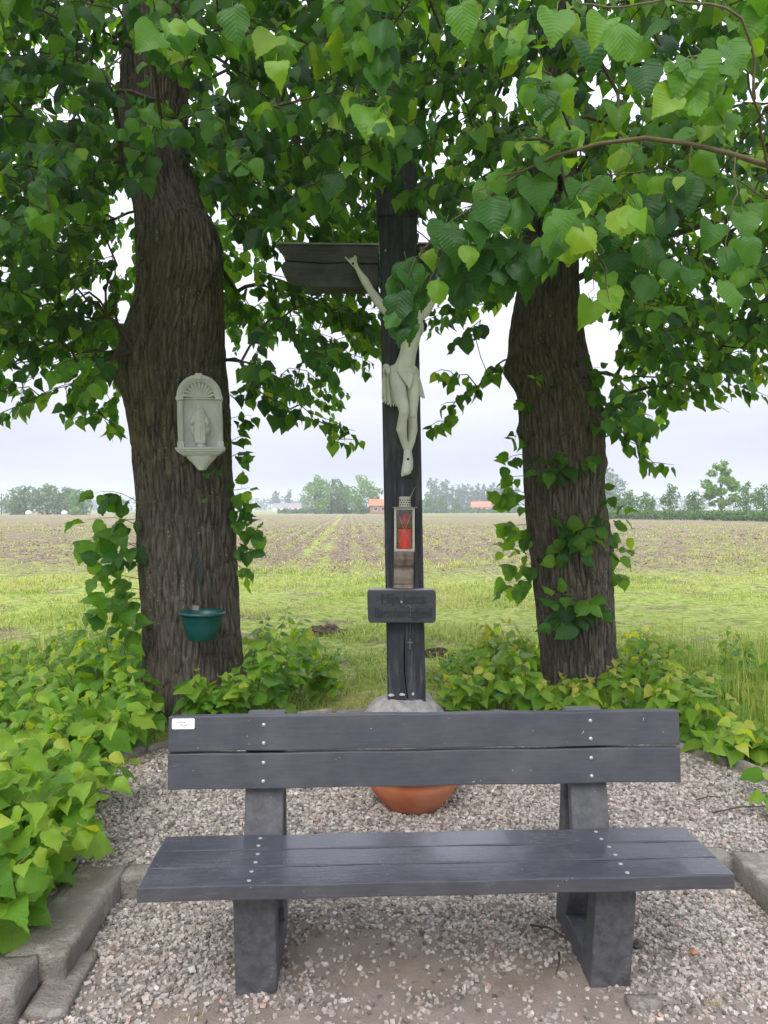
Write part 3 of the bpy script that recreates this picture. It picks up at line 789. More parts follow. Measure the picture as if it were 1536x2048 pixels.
BX, BY, BRZ = 0.164, 2.495, math.radians(2.6)
bench = empty('park_bench', (BX, BY, 0), 'dark grey recycled plastic park bench standing on the gravel before the cross', 'bench', rz=BRZ)
WB = WM[bench.name]
HL = 0.905
def slat(name, y0, y1, z0, z1, tilt=0.0, m=None, extra=0.0):
    mb = MB()
    n_ = 14
    vs, fs = [], []
    for i in range(n_ + 1):
        x = -HL - extra + (2 * HL + 2 * extra) * i / n_
        s = 0.0015 * math.sin(i * 1.7 + z0 * 40 + y0 * 30)    # boards are never quite straight
        vs += [(x, y0, z0 + s), (x, y1, z0 + s), (x, y1, z1 + s), (x, y0, z1 + s)]
    for i in range(n_):
        b = 4 * i
        for a, c in ((0, 1), (1, 2), (2, 3), (3, 0)): fs.append((b+a, b+c, b+4+c, b+4+a))
    fs += [(3, 2, 1, 0), (4*n_, 4*n_+1, 4*n_+2, 4*n_+3)]
    mb.add(vs, fs)
    return mb.build(name, M['seat' if name == 'seat_slat' else 'slat'], bench, 0.004, 2, m if m is not None else WB)
for i in range(3):
    y0 = -0.180 + i * 0.121
    slat('seat_slat', y0, y0 + 0.1155, 0.405, 0.450)
tilt_b = Matrix.Translation((0, 0.203, 0.598)) @ Matrix.Rotation(math.radians(-4.5), 4, 'X')
back = [slat('back_slat', 0, 0.040, 0.0, 0.1215, m=WB @ tilt_b), slat('back_slat', 0, 0.040, 0.1295, 0.250, m=WB @ tilt_b)]
prof = [(0.012, -0.04), (-0.045, 0.30), (-0.05, 0.4035), (0.182, 0.4035), (0.205, 0.42), (0.242, 0.595), (0.262, 0.836), (0.345, 0.836), (0.365, 0.60), (0.44, -0.04)]
hole1 = [(0.085, 0.085), (0.035, 0.30), (0.055, 0.355), (0.20, 0.355), (0.225, 0.33), (0.255, 0.16), (0.30, 0.085)]
hole2 = [(0.250, 0.40), (0.275, 0.56), (0.295, 0.585), (0.318, 0.56), (0.345, 0.30), (0.365, 0.16), (0.345, 0.13), (0.315, 0.15), (0.275, 0.30)]
sup_me = outline_solid([prof, hole1, hole2], 0.134, 0.006)
to_side = Matrix(((0, 0, 1, 0), (1, 0, 0, 0), (0, 1, 0, 0), (0, 0, 0, 1)))          # outline x->y, y->z, depth->x
for xs in (-0.575, 0.582):
    s = mobj('support', sup_me, M['support'], bench, WB @ Matrix.Translation((xs, 0, 0)) @ to_side)
    # seat bolts and back bolts
    for i in range(3):
        for k in (0.028, 0.086):
            b = MB().lathe([(0.0, 0.0014), (0.005, 0.0013), (0.0066, 0.0006), (0.0068, -0.004)], 12, (0, 0, 0))
            b.build('bolt', M['dull_steel'], bench, m=WB @ Matrix.Translation((xs + (0.002 if i % 2 else -0.003), -0.180 + i * 0.121 + k, 0.4505)))
    for z in (0.025, 0.088, 0.155, 0.218):
        b = MB().lathe([(0.0, 0.004), (0.0048, 0.003), (0.007, 0.001), (0.0072, -0.004)], 12)
        o = b.build('bolt', M['steel'], bench, m=WB @ tilt_b @ Matrix.Translation((xs, -0.0005, z)) @ Matrix.Rotation(math.pi/2, 4, 'X'))
pl = MB().prism([(-0.039, -0.015), (-0.036, -0.018), (0.036, -0.018), (0.039, -0.015), (0.039, 0.015), (0.036, 0.018), (-0.036, 0.018), (-0.039, 0.015)], -0.002, 0.0)
mp = WB @ tilt_b @ Matrix.Translation((-HL + 0.052, -0.0005, 0.225))
plate = pl.build('name_plate', M['plate'], bench, 0.0006, 1, mp)
plate['label'] = 'white maker plate screwed to the upper back slat'
for txt, dx, dz, sz in (('GOVA', -0.008, 0.0055, 0.0115), ('PLAST', 0.006, -0.0055, 0.0115)):
    o = mobj('lettering', text_mesh(txt, sz, 0.9, 0.0003), M['ink'], plate, mp @ Matrix.Translation((dx, -0.0022, dz)) @ FACE_CAM)
for sx in (-0.034, 0.034):
    MB().lathe([(0.0, 0.001), (0.0022, 0.0008), (0.0024, -0.002)], 8).build('screw', M['steel'], plate, m=mp @ Matrix.Translation((sx, -0.002, 0)) @ Matrix.Rotation(math.pi/2, 4, 'X'))

M['scuff'] = speckled('pale_scuff', (0.3, 0.3, 0.31), (0.45, 0.45, 0.45), 60, 0.8)
for k, (sx, sz, ln, an) in enumerate(((0.775, 0.222, 0.007, 1.3), (0.555, 0.178, 0.008, 1.1), (0.845, 0.175, 0.003, 0.6), (-0.20, 0.20, 0.004, 0.2), (0.16, 0.012, 0.006, 0.2), (0.30, 0.05, 0.003, 0.5))):
    c_, s_ = math.cos(an), math.sin(an)
    MB().prism([(sx - ln*c_, sz - ln*s_), (sx + .0012*s_, sz - .0012*c_), (sx + ln*c_, sz + ln*s_), (sx - .0014*s_, sz + .0014*c_)], -.0006, .001).build('scuff_mark', M['scuff'], bench, m=WB @ tilt_b)

# ------------------------------------------------------------------ terracotta bowl behind the bench
def terra_mat():
    t = NT('terracotta'); v = t.coord('Object'); n1, n2 = t.noise(v, 7, 5, 0.6), t.noise(v, 90, 4, 0.6)
    col = t.ramp(n1, (0.3, (0.40, 0.115, 0.05)), (0.7, (0.55, 0.19, 0.085)))
    col = t.mix(t.math('MULTIPLY', t.ramp(t.noise(v, 3, 3), (0.5, (0, 0, 0)), (0.75, (1, 1, 1))), 0.3), col, (0.55, 0.36, 0.25))
    return t.done(t.pbr(col, 0.75, 0.25, 0, t.bump(n2, 0.15, 0.003)))
M['terra'] = terra_mat()
q = G(828, 1622, 0.11)
bowl = empty('plant_bowl', (q.x, q.y + 0.13, 0.10), 'round terracotta plant bowl standing in the gravel behind the bench', 'bowl')
pr = [(0.02, -0.01), (0.135, -0.01), (0.150, 0.010), (0.195, 0.062), (0.226, 0.11), (0.238, 0.14), (0.243, 0.168), (0.252, 0.171), (0.255, 0.184), (0.245, 0.187), (0.232, 0.182), (0.224, 0.15), (0.02, 0.145)]
MB().lathe(pr, 48).build('bowl', M['terra'], bowl, m=WM[bowl.name])
MB().lathe([(0.02, 0.165), (0.12, 0.17), (0.228, 0.162), (0.226, 0.15)], 24).build('soil', M['dirt'], bowl, m=WM[bowl.name])

# ------------------------------------------------------------------ wayside cross
def tar_mat(name, c0, c1, wear, wear_amt, rough=0.55):
    t = NT(name); v = t.coord('Object', (1, 1, 0.08)); v2 = t.coord('Object')
    n1, n2 = t.noise(v, 40, 6, 0.7), t.noise(v2, 4, 5, 0.65)
    col = t.ramp(n1, (0.3, c0), (0.75, c1))
    w_ = t.math('MULTIPLY', t.ramp(t.math('MULTIPLY', n1, t.math('MULTIPLY_ADD', n2, 1.0, 0.5)), (0.50, (0, 0, 0)), (0.72, (1, 1, 1))), wear_amt)
    col = t.mix(w_, col, wear)
    return t.done(t.pbr(col, rough, 0.35, 0, t.bump(n1, 0.5, 0.006)))
M['tar'] = tar_mat('tarred_oak', (0.018, 0.020, 0.026), (0.038, 0.041, 0.050), (0.11, 0.115, 0.125), 0.6)
def tar_h():
    t = NT('tarred_oak_across'); v = t.coord('Object', (0.08, 1, 1)); v2 = t.coord('Object')
    n1, n2 = t.noise(v, 40, 6, 0.7), t.noise(v2, 5, 5, 0.65)
    col = t.ramp(n1, (0.3, (0.03, 0.032, 0.04)), (0.75, (0.085, 0.088, 0.10)))
    col = t.mix(t.math('MULTIPLY', t.ramp(n2, (0.45, (0, 0, 0)), (0.7, (1, 1, 1))), 0.55), col, (0.15, 0.15, 0.16))
    return t.done(t.pbr(col, 0.6, 0.3, 0, t.bump(n1, 0.6, 0.008)))
M['tar_h'] = tar_h()
M['grey_wood'] = speckled('weathered_grey_wood', (0.13, 0.105, 0.085), (0.30, 0.26, 0.22), 26, 0.85, 0.2, 0.5, (1, 1, 0.1))
M['zinc'] = speckled('zinc_strip', (0.25, 0.26, 0.28), (0.36, 0.37, 0.39), 15, 0.5, 0.5, 0.1, metal=0.4)
M['concrete'] = speckled('grey_mortar', (0.22, 0.21, 0.20), (0.42, 0.41, 0.39), 14, 0.95, 0.1, 0.9, bdist=0.012)
M['chip'] = speckled('white_paint_flake', (0.4, 0.4, 0.4), (0.6, 0.6, 0.6), 40, 0.7)
DF, DB = 5.17, 5.40                                        # front and back of the upright
def pz(py, d=DF): return H - (py - HY) / F * d
def pX(px, d=DF): return (px - CX) / F * d
base = P(811, 1400, DF + 0.11)
cross = empty('wayside_cross', (base.x, DF + 0.11, 0.1), 'tall black tarred wooden wayside cross between the two lime trees', 'cross')
# upright, leaning slightly, with a drying crack down its lower half
mb = MB()
def upright(name, py_hi, py_lo, widen=0.0, crack=False):
    n_ = max(2, int((py_lo - py_hi) / 30)); vs, fs = [], []
    for i in range(n_ + 1):
        py = py_hi + (py_lo - py_hi) * i / n_
        sh = 17.5 * (py - 430) / 960
        x0, x1, z = pX(757.5 - widen + sh), pX(834 + widen + sh), pz(py)
        c = pX(793 + sh * 1.0 + 7 * math.sin(py / 37.0) * 0.5 + (py - 1240) * 0.028)
        w_ = 0.0
        if crack: w_ = 0.0045 * min(1, max(0.05, (py - py_hi) / 40)) * (1 + 0.3 * math.sin(py / 13.0))
        b = 0.012
        vs += [(x0 + b, DF, z), (c - w_, DF, z), (c, DF + 0.035, z), (c + w_, DF, z), (x1 - b, DF, z), (x1, DF + b, z), (x1, DB - b, z), (x1 - b, DB, z), (x0 + b, DB, z), (x0, DB - b, z), (x0, DF + b, z)]
    K = 11
    for i in range(n_):
        for k in range(K):
            k2 = (k + 1) % K
            fs.append((i*K+k, (i+1)*K+k, (i+1)*K+k2, i*K+k2))
    fs += [tuple(range(K)), tuple(n_*K + k for k in range(K-1, -1, -1))]
    return MB().add(vs, fs).build(name, M['tar'], cross)
upright('post', 431, 1243, crack=False)
upright('post', 1243.5, 1410, crack=True)
# upper block with pointed head
shx = lambda py: 17.5 * (py - 430) / 960
up = [(pX(752), pz(431)), (pX(837), pz(431)), (pX(836), pz(404)), (pX(833), pz(340)), (pX(812), pz(308)), (pX(792), pz(288)), (pX(770), pz(308)), (pX(753), pz(340)), (pX(752), pz(404))]
MB().prism(up, DF - 0.02, DB).build('post_head', M['tar'], cross, 0.006, 1)
# two boards of the crossbar on each side
yb0, yb1 = DF + 0.03, DF + 0.20
UB = [(552, 486), (700, 488), (757, 489), (757, 524), (690, 521), (640, 522.5), (600, 519), (572, 518), (566, 514), (580, 503), (566, 494)]
LB = [(566, 520), (600, 521.5), (640, 524.5), (690, 523.5), (757, 526.5), (757, 571), (700, 572), (620, 570), (606, 558), (568, 549), (560, 532)]
for sgn in (1, -1):
    for pts in (UB, LB):
        pp = [(pX(px if sgn > 0 else 2 * 796.5 - px), pz(py - (0 if sgn > 0 else 3))) for px, py in pts]
        MB().prism(pp, yb0, yb1).build('crossbar_board', M['tar_h'], cross, 0.004, 1)
    a, b_ = (551, 757) if sgn > 0 else (836, 1042)
    MB().prism([(pX(a), pz(482.5)), (pX(b_), pz(484.5)), (pX(b_), pz(487.5)), (pX(a), pz(485.5))], yb0 - 0.012, yb1 + 0.01).build('cover_strip', M['zinc'], cross)
MB().lathe([(0, 0.004), (0.006, 0.003), (0.007, -0.003)], 8).build('nail', M['steel'], cross, m=Matrix.Translation((pX(771), DF - 0.002, pz(501))) @ Matrix.Rotation(math.pi/2, 4, 'X'))
# backing board below the figure, S-shaped bracket, carved plaque
MB().box((pX(795), DF - 0.035, pz(1180)), (pX(826), DF + 0.001, pz(957))).build('backing_board', M['tar'], cross, 0.003, 1)
zt, zb = pz(1103, 5.05), pz(1178, 5.05)
hh = zt - zb
cv = [(DF, zt), (DF - 0.165, zt), (DF - 0.165, zt - 0.05 * hh), (DF - 0.155, zt - 0.2 * hh), (DF - 0.125, zt - 0.36 * hh), (DF - 0.098, zt - 0.44 * hh), (DF - 0.093, zt - 0.50 * hh), (DF - 0.105, zt - 0.56 * hh),
      (DF - 0.11, zt - 0.70 * hh), (DF - 0.10, zt - 0.86 * hh), (DF - 0.092, zt - 0.90 * hh), (DF - 0.092, zt - 0.93 * hh), (DF - 0.105, zt - 0.945 * hh), (DF - 0.105, zb), (DF, zb)]
MB().prism_x(cv, pX(788, 5.05), pX(827, 5.05)).build('lantern_bracket', M['grey_wood'], cross, 0.002, 1)
dq = DF - 0.10
plq = MB().prism([(pX(740, dq), pz(1246, dq)), (pX(868, dq), pz(1246, dq)), (pX(872, dq), pz(1240, dq)), (pX(872, dq), pz(1186, dq)), (pX(868, dq), pz(1180, dq)), (pX(738, dq), pz(1180, dq)), (pX(734, dq), pz(1186, dq)), (pX(736, dq), pz(1240, dq))], dq, DF + 0.02)
M['plaque'] = speckled('plaque_black_paint', (0.035, 0.036, 0.042), (0.06, 0.062, 0.07), 14, 0.5, 0.4, 0.3)
plaque = plq.build('plaque', M['plaque'], cross, 0.008, 2)
MB().box((pX(739, dq), dq + 0.004, pz(1180, dq) - 0.004), (pX(867, dq), DF - 0.001, pz(1180, dq) + 0.004)).build('ledge', M['zinc'], plaque, 0.002, 1)
plaque['label'] = 'black block with carved gothic lettering'
M['letter'] = speckled('carved_black_paint', (0.018, 0.018, 0.02), (0.026, 0.026, 0.03), 40, 0.35, 0.5)
for txt, py, xs in (('Mijn Jezus', 1198, 0.78), ('Barmhartigheid', 1226, 0.66)):
    mobj('lettering', text_mesh(txt, 0.094, xs, 0.003), M['letter'], plaque, Matrix.Translation((pX(806, dq), dq - 0.001, pz(py, dq))) @ FACE_CAM)
MB().lathe([(0, 0.005), (0.007, 0.003), (0.008, -0.004)], 10).build('nail', M['steel'], plaque, m=Matrix.Translation((pX(803, dq), dq - 0.003, pz(1204, dq))) @ Matrix.Rotation(math.pi/2, 4, 'X'))
# mortar foot
na, nr = 40, 12; vs, fs = [], []
for j in range(nr + 1):
    for k_ in range(na):
        a = 2 * math.pi * k_ / na; s = j / nr
        rx = 0.14 + 0.19 * s ** 0.8; ry = 0.15 + 0.17 * s ** 0.8
        zz = 0.29 - 0.21 * s ** 1.25
        nn = 0.022 * float(fbm(math.cos(a) * 2.2 + 5, math.sin(a) * 2.2, s * 3.0, 61, 4))
        vs.append((base.x + (rx + nn * 2) * math.cos(a), DF + 0.11 + (ry + nn * 2) * math.sin(a), zz + nn))
for j in range(nr):
    for k_ in range(na):
        fs.append((j*na+k_, (j+1)*na+k_, (j+1)*na+(k_+1) % na, j*na+(k_+1) % na))
fs.append(tuple(range(na)))
MB().add(vs, fs, True).build('mortar_foot', M['concrete'], cross)
for px, py, w_ in ((782, 1390, 9), (804, 1389, 7), (826, 1388, 3)):
    pts = [(pX(px + w_ * math.cos(a) * random.uniform(0.6, 1.1)), pz(py + 3.4 * math.sin(a) * random.uniform(0.5, 1.2))) for a in np.linspace(0, 2*math.pi, 9)[:-1]]
    MB().prism(pts, DF - 0.006, DF + 0.002).build('paint_flake', M['chip'], cross)
v, f = ico()
o = mobj('rock', np_mesh('rock', v * np.array([0.085, 0.07, 0.07]) * RNG.uniform(0.85, 1.1, (12, 1)), f, smooth=False), speckled('dark_grey_rock', (0.09, 0.09, 0.095), (0.2, 0.2, 0.2), 12, 0.9, 0.2, 0.8), None, Matrix.Translation((pX(752, 5.0), 5.0, 0.165)))
tag(o, 'dark grey rock against the mortar foot of the cross', 'rock')

# ------------------------------------------------------------------ lantern
dl = 5.05
lan = empty('lantern', (pX(808, dl), dl, pz(1102, dl)), 'metal grave lantern with red candle and crossed wires on the bracket', 'lantern')
M['brass'] = speckled('weathered_lantern_metal', (0.24, 0.21, 0.17), (0.42, 0.38, 0.32), 40, 0.5, 0.5, 0.15, metal=0.5)
M['pale_metal'] = speckled('pale_lantern_frame', (0.42, 0.39, 0.35), (0.58, 0.55, 0.5), 40, 0.5, 0.5, 0.15, metal=0.3)
t = NT('lantern_glass'); g = t.n('ShaderNodeBsdfGlossy', Roughness=0.05); tr_ = t.n('ShaderNodeBsdfTransparent'); mx = t.n('ShaderNodeMixShader', Fac=0.04)
t.t.links.new(tr_.outputs[0], mx.inputs[1]); t.t.links.new(g.outputs[0], mx.inputs[2]); M['glass'] = t.done(mx.outputs[0])
t = NT('red_candle_wax'); M['candle'] = t.done(t.pbr((0.62, 0.008, 0.035), 0.4, 0.3))
t = NT('empty_red_jar'); M['jar'] = t.done(t.pbr((0.24, 0.015, 0.03), 0.3, 0.4))
lx0, lx1, lz1, lz0 = pX(788.5, dl), pX(829, dl), pz(1016, dl), pz(1102, dl)
ly0, ly1 = dl - 0.03, dl + 0.085
b_ = 0.013
fr = MB()
for (x_, y_) in ((lx0, ly0), (lx1 - b_, ly0), (lx0, ly1 - b_), (lx1 - b_, ly1 - b_)): fr.box((x_, y_, lz0), (x_ + b_, y_ + b_, lz1))
frame = fr.build('frame', M['pale_metal'], lan, 0.0015, 1)
for z_ in (lz0, lz1 - b_):
    for y_ in (ly0 + 0.001, ly1 - b_ - 0.001): MB().box((lx0 + b_, y_, z_ + 0.001), (lx1 - b_, y_ + b_ - 0.001, z_ + b_)).build('rail', M['pale_metal'], lan)
MB().box((lx0 + 0.001, ly0 + 0.001, lz0 - 0.006), (lx1 - 0.001, ly1 - 0.001, lz0 - 0.0005)).build('base', M['brass'], lan)
for y_ in (ly0 + b_ * 0.6, ly1 - b_ * 0.6): MB().box((lx0 + b_, y_, lz0 + b_), (lx1 - b_, y_ + 0.002, lz1 - b_)).build('pane', M['glass'], lan)
for x_ in (lx0 + b_ * 0.4, lx1 - b_ * 0.6): MB().box((x_, ly0 + b_, lz0 + 0.002), (x_ + 0.002, ly1 - b_, lz1 - 0.002)).build('pane', M['glass'], lan)
MB().tube([(lx0 + b_, ly0 + 0.002, lz0 + b_), ((lx0+lx1)/2 + 0.002, ly0 - 0.002, (lz0+lz1)/2), (lx1 - b_, ly0 + 0.002, lz1 - b_)], 0.0016, 6).build('wire', M['brass'], lan)
MB().tube([(lx0 + b_, ly0 + 0.002, lz1 - b_), ((lx0+lx1)/2 - 0.002, ly0 - 0.005, (lz0+lz1)/2), (lx1 - b_, ly0 + 0.002, lz0 + b_)], 0.0016, 6).build('wire', M['brass'], lan)
MB().box((pX(785, dl), ly0 - 0.016, lz1 + 0.0005), (pX(834.5, dl), ly1 + 0.012, lz1 + 0.007)).build('roof_plate', M['brass'], lan, 0.002, 1)
cxl, cyl = pX(810, dl), dl + 0.028
ch0, ch1 = lz1 + 0.0072, pz(994, dl)
chm = MB().lathe([(0.042, ch0), (0.040, ch0 + 0.006), (0.038, ch1 - 0.008), (0.041, ch1), (0.036, ch1 + 0.003), (0.002, ch1 + 0.003)], 24, (cxl, cyl, 0)).build('chimney', M['pale_metal'], lan)
M['hole'] = speckled('dark_hole', (0.01, 0.01, 0.01), (0.015, 0.015, 0.015), 10, 0.9)
for r_ in range(3):
    for c_ in range(-2, 3):
        a = -math.pi / 2 + c_ * 0.42 + (0.21 if r_ == 1 else 0)
        MB().lathe([(0.0, 0.0012), (0.0045, 0.001), (0.0047, -0.002)], 8).build('vent_hole', M['hole'], chm, m=Matrix.Translation((cxl + 0.0395*math.cos(a), cyl + 0.0395*math.sin(a), ch0 + 0.014 + 0.015 * r_)) @ Matrix.Rotation(a + math.pi/2, 4, 'Z') @ Matrix.Rotation(math.pi/2, 4, 'X'))
MB().lathe([(0.002, lz0 + 0.001), (0.040, lz0 + 0.001), (0.042, lz0 + 0.01), (0.042, lz0 + 0.135), (0.040, lz0 + 0.142), (0.002, lz0 + 0.146)], 28, (cxl, cyl, 0)).build('candle', M['candle'], lan)
MB().lathe([(0.040, lz0 + 0.147), (0.040, lz0 + 0.19), (0.036, lz0 + 0.2), (0.034, lz0 + 0.235), (0.036, lz0 + 0.242), (0.002, lz0 + 0.244)], 28, (cxl, cyl, 0)).build('candle_jar', M['jar'], lan)
MB().tube([(pX(815, dl), cyl - 0.03, pz(1004, dl)), (pX(823, dl), dl + 0.03, pz(990, dl)), (pX(830, dl), dl + 0.075, pz(976, dl)), (pX(834, dl), DF - 0.002, pz(972, dl))], 0.0025, 6).build('handle', M['brass'], lan)

# ------------------------------------------------------------------ rosary hanging from the plaque
M['bead'] = speckled('grey_rosary', (0.11, 0.11, 0.10), (0.2, 0.2, 0.18), 40, 0.5)
dr = dq - 0.014
ros = empty('rosary', (pX(812, dr), dr, pz(1203, dr)), 'thin grey rosary with small cross hanging over the plaque', 'rosary')
pts = [(803, 1206), (806, 1211), (812, 1213), (818, 1211), (821, 1214), (821.5, 1230), (821.5, 1260), (821, 1284)]
p3 = [Vector((pX(a, dr), dr if b < 1248 else DF - 0.012, pz(b, dr))) for a, b in pts]
MB().tube(p3, 0.0015, 5).build('cord', M['bead'], ros)
bd = MB()
for i in range(len(p3) - 1):
    for s in np.linspace(0, 1, max(2, int((p3[i+1] - p3[i]).length / 0.022)))[:-1]: bd.sphere(p3[i].lerp(p3[i+1], s), 0.0034, 4)
o = bd.build('strand', M['bead'], ros); o['kind'] = 'stuff'
cp = Vector((pX(821, dr), DF - 0.012, pz(1292, dr)))
MB().box((cp.x - 0.003, cp.y - 0.003, cp.z - 0.036), (cp.x + 0.003, cp.y + 0.003, cp.z + 0.028)).build('cross_upright', M['bead'], ros)
MB().box((cp.x - 0.016, cp.y - 0.0035, cp.z + 0.002), (cp.x + 0.016, cp.y + 0.0025, cp.z + 0.009)).build('cross_arm', M['bead'], ros)

# ------------------------------------------------------------------ statue on the cross
def paint_mat(name, c0, c1, grime, amt=0.3, scale=6):
    t = NT(name); v = t.coord('Object'); v2 = t.coord('Object', (1, 1, 0.25))
    col = t.ramp(t.noise(v, scale, 5, 0.6), (0.3, c0), (0.7, c1))
    col = t.mix(t.math('MULTIPLY', t.ramp(t.noise(v2, scale * 3, 5, 0.7), (0.5, (0, 0, 0)), (0.75, (1, 1, 1))), amt), col, grime)
    return t.done(t.pbr(col, 0.62, 0.35, 0, t.bump(t.noise(v, 120, 4), 0.12, 0.003)))
M['statue'] = paint_mat('cream_statue_paint', (0.56, 0.56, 0.52), (0.67, 0.67, 0.63), (0.34, 0.34, 0.31), 0.5)
M['plaster'] = paint_mat('grey_white_plaster', (0.54, 0.54, 0.54), (0.66, 0.66, 0.66), (0.36, 0.35, 0.34), 0.5, 9)
def S(px, py, off=0.1):
    return P(px, py, DF - off)
def limb(mb, pts, rads, n=14):
    """rounded tapering chain"""
    mb.tube(pts, rads, n)
    for p, r in zip(pts, rads): mb.sphere(p, r, 8)
fig = empty('crucified_figure', tuple(S(808, 955, 0.06)), 'cream painted statue of a crucified man in a loincloth on the cross', 'statue')
mb = MB()
# trunk of the body: pelvis, belly, rib cage, leaning
def loft(mb, secs, n=20):
    """elliptical sections (centre, half width, half depth), smoothly interpolated"""
    K = len(secs); tt = np.linspace(0, K - 1, 5 * (K - 1) + 1); A = np.array([[*c, a_, b_] for c, a_, b_ in secs]); vs, fs = [], []
    I = []
    for t_ in tt:
        i = min(K - 2, int(t_)); f_ = t_ - i; p0, p1, p2, p3 = A[max(0, i-1)], A[i], A[i+1], A[min(K-1, i+2)]
        I.append(.5 * (2*p1 + (p2 - p0)*f_ + (2*p0 - 5*p1 + 4*p2 - p3)*f_*f_ + (3*p1 - p0 - 3*p2 + p3)*f_**3))
    for x_, y_, z_, a_, b_ in I:
        for k in range(n): vs.append((x_ + a_ * math.cos(2*math.pi*k/n), y_ + b_ * math.sin(2*math.pi*k/n), z_))
    for i in range(len(I) - 1):
        for k in range(n): fs.append((i*n+k, i*n+(k+1) % n, (i+1)*n+(k+1) % n, (i+1)*n+k))
    fs += [tuple(range(n-1, -1, -1)), tuple((len(I)-1)*n + k for k in range(n))]
    mb.add(vs, fs, True)
loft(mb, [(S(806, 762, .090), .050, .040), (S(807, 748, .093), .070, .054), (S(809, 732, .097), .069, .052), (S(814, 714, .100), .059, .047), (S(818, 698, .104), .057, .046), (S(821, 680, .110), .064, .055), (S(823, 662, .113), .070, .060), (S(823, 646, .112), .074, .058), (S(822, 632, .108), .066, .046), (S(820, 622, .108), .040, .036)])
for sx in (-1, 1):
    mb.sphere(S(822 + sx * 11, 648, .146), 1, 10, scale=(.034, .020, .026))           # chest
    for k in range(4): mb.sphere(S(822 + sx * (13 - k), 662 + 7 * k, .150 - .004 * k), 1, 8, scale=(.030, .012, .0075))   # ribs
    for k in range(3): mb.sphere(S(817 - 1.5 * k + sx * 5, 690 + 11 * k, .142 - .004 * k), 1, 8, scale=(.014, .010, .016)) # belly muscles
    mb.sphere(S(822 + sx * 17, 655, .1), 1, 8, scale=(.030, .045, .06))
# arms
aL = [S(800, 634, .10), S(781, 628, .085), S(768, 618, .075), S(755, 601, .065), S(742, 582, .055), S(730, 562, .05), S(719, 545, .045), S(713, 534, .045)]
limb(mb, aL, [.036, .034, .031, .0305, .0255, .0275, .0185, .0135])
aR = [S(840, 632, .10), S(850, 625, .085), S(858, 612, .075), S(866, 596, .065), S(874, 578, .055), S(882, 560, .05), S(890, 543, .045), S(894, 532, .045)]
limb(mb, aR, [.036, .033, .031, .030, .025, .027, .018, .0135])
def hand(w, sx, px, py):
    palm = S(px, py, .045)
    mb.tube([w, w.lerp(palm, .5), palm], [.0145, .020, .021], 12); mb.sphere(palm, .0215, 8, scale=(1.05, .7, 1))
    up = (palm - w).normalized(); side = Vector((up.z, 0, -up.x)) * sx
    for k, (ln, cu) in enumerate(((.052, .1), (.036, .9), (.033, 1.05), (.028, 1.1))):          # first finger stretched, the others curled
        b0 = palm + side * (.016 - .0115 * k) * -1 + up * .010
        d1 = (up - side * (.25 - .16 * k)).normalized()
        k1 = b0 + d1 * ln * .55 + Vector((0, -.012 * cu, 0)); k2 = k1 + (d1 * (1 - cu) + Vector((0, -.9 * cu, -.25 * cu))).normalized() * ln * .5
        mb.tube([b0, k1, k2], [.0082, .0075, .0062], 8); mb.sphere(k1, .0075, 6); mb.sphere(k2, .0062, 6)
    t0 = palm + side * .012; t1 = t0 + (side * .6 + up * .7).normalized() * .026; t2 = t1 + (up + side * .1).normalized() * .018
    mb.tube([t0, t1, t2], [.009, .008, .0066], 8); mb.sphere(t1, .008, 6); mb.sphere(t2, .0066, 6)
hand(aL[-1], 1, 708, 526)
hand(aR[-1], -1, 898, 522)
# neck and bowed head with hair and beard
limb(mb, [S(818, 628, .12), S(812, 614, .15), S(808, 606, .17)], [.038, .033, .034])
hd_ = S(803, 594, .19)
mb.sphere(hd_, 1, 14, scale=(.056, .064, .076))
mb.sphere(hd_ + Vector((-.010, -.035, -.045)), 1, 10, scale=(.034, .034, .036))
mb.sphere(hd_ + Vector((-.012, -.045, -.078)), 1, 10, scale=(.024, .022, .03))
mb.sphere(hd_ + Vector((-.012, -.072, -.016)), 1, 8, scale=(.0085, .014, .02))
mb.sphere(hd_ + Vector((-.010, -.062, -.045)), 1, 8, scale=(.016, .008, .005))
for sx in (-1, 1):
    mb.sphere(hd_ + Vector((-.010 + sx * .024, -.056, .010)), 1, 8, scale=(.017, .010, .007))
    mb.sphere(hd_ + Vector((sx * .057, .0, -.012)), 1, 8, scale=(.009, .016, .02))
    limb(mb, [hd_ + Vector((sx * .045, .01, .03)), hd_ + Vector((sx * .062, .0, -.03)), hd_ + Vector((sx * .058, -.012, -.09)), hd_ + Vector((sx * .05, -.02, -.125))], [.022, .021, .017, .008], 8)
for k in range(16):
    a = 2 * math.pi * k / 16; mb.sphere(hd_ + Vector((.058 * math.cos(a), .064 * math.sin(a), .036 + .006 * math.sin(5 * a))), .013, 6)
# legs, one knee before the other, feet laid over one another
l1 = [S(793, 742, .10), S(796, 766, .125), S(801, 792, .175), S(807, 815, .20), S(808, 826, .20), S(805, 840, .178), S(803, 858, .145), S(808, 882, .10), S(813, 903, .07)]
limb(mb, l1, [.048, .049, .043, .036, .032, .031, .035, .024, .0165])
l2 = [S(824, 744, .09), S(826, 768, .10), S(826, 794, .118), S(825, 818, .134), S(825, 830, .132), S(825.5, 845, .112), S(825.5, 860, .088), S(823, 884, .075), S(818, 903, .055)]
limb(mb, l2, [.046, .046, .041, .034, .031, .030, .033, .023, .016])
mb.sphere(S(807.5, 823, .222), 1, 8, scale=(.023, .016, .026)); mb.sphere(S(825, 828, .154), 1, 8, scale=(.024, .017, .026))
limb(mb, [S(814, 906, .075), S(815, 920, .082), S(814, 934, .092), S(812, 942, .096)], [.024, .030, .034, .031], 12)
limb(mb, [S(818, 906, .05), S(819, 922, .055), S(818, 936, .065)], [.02, .026, .027], 12)
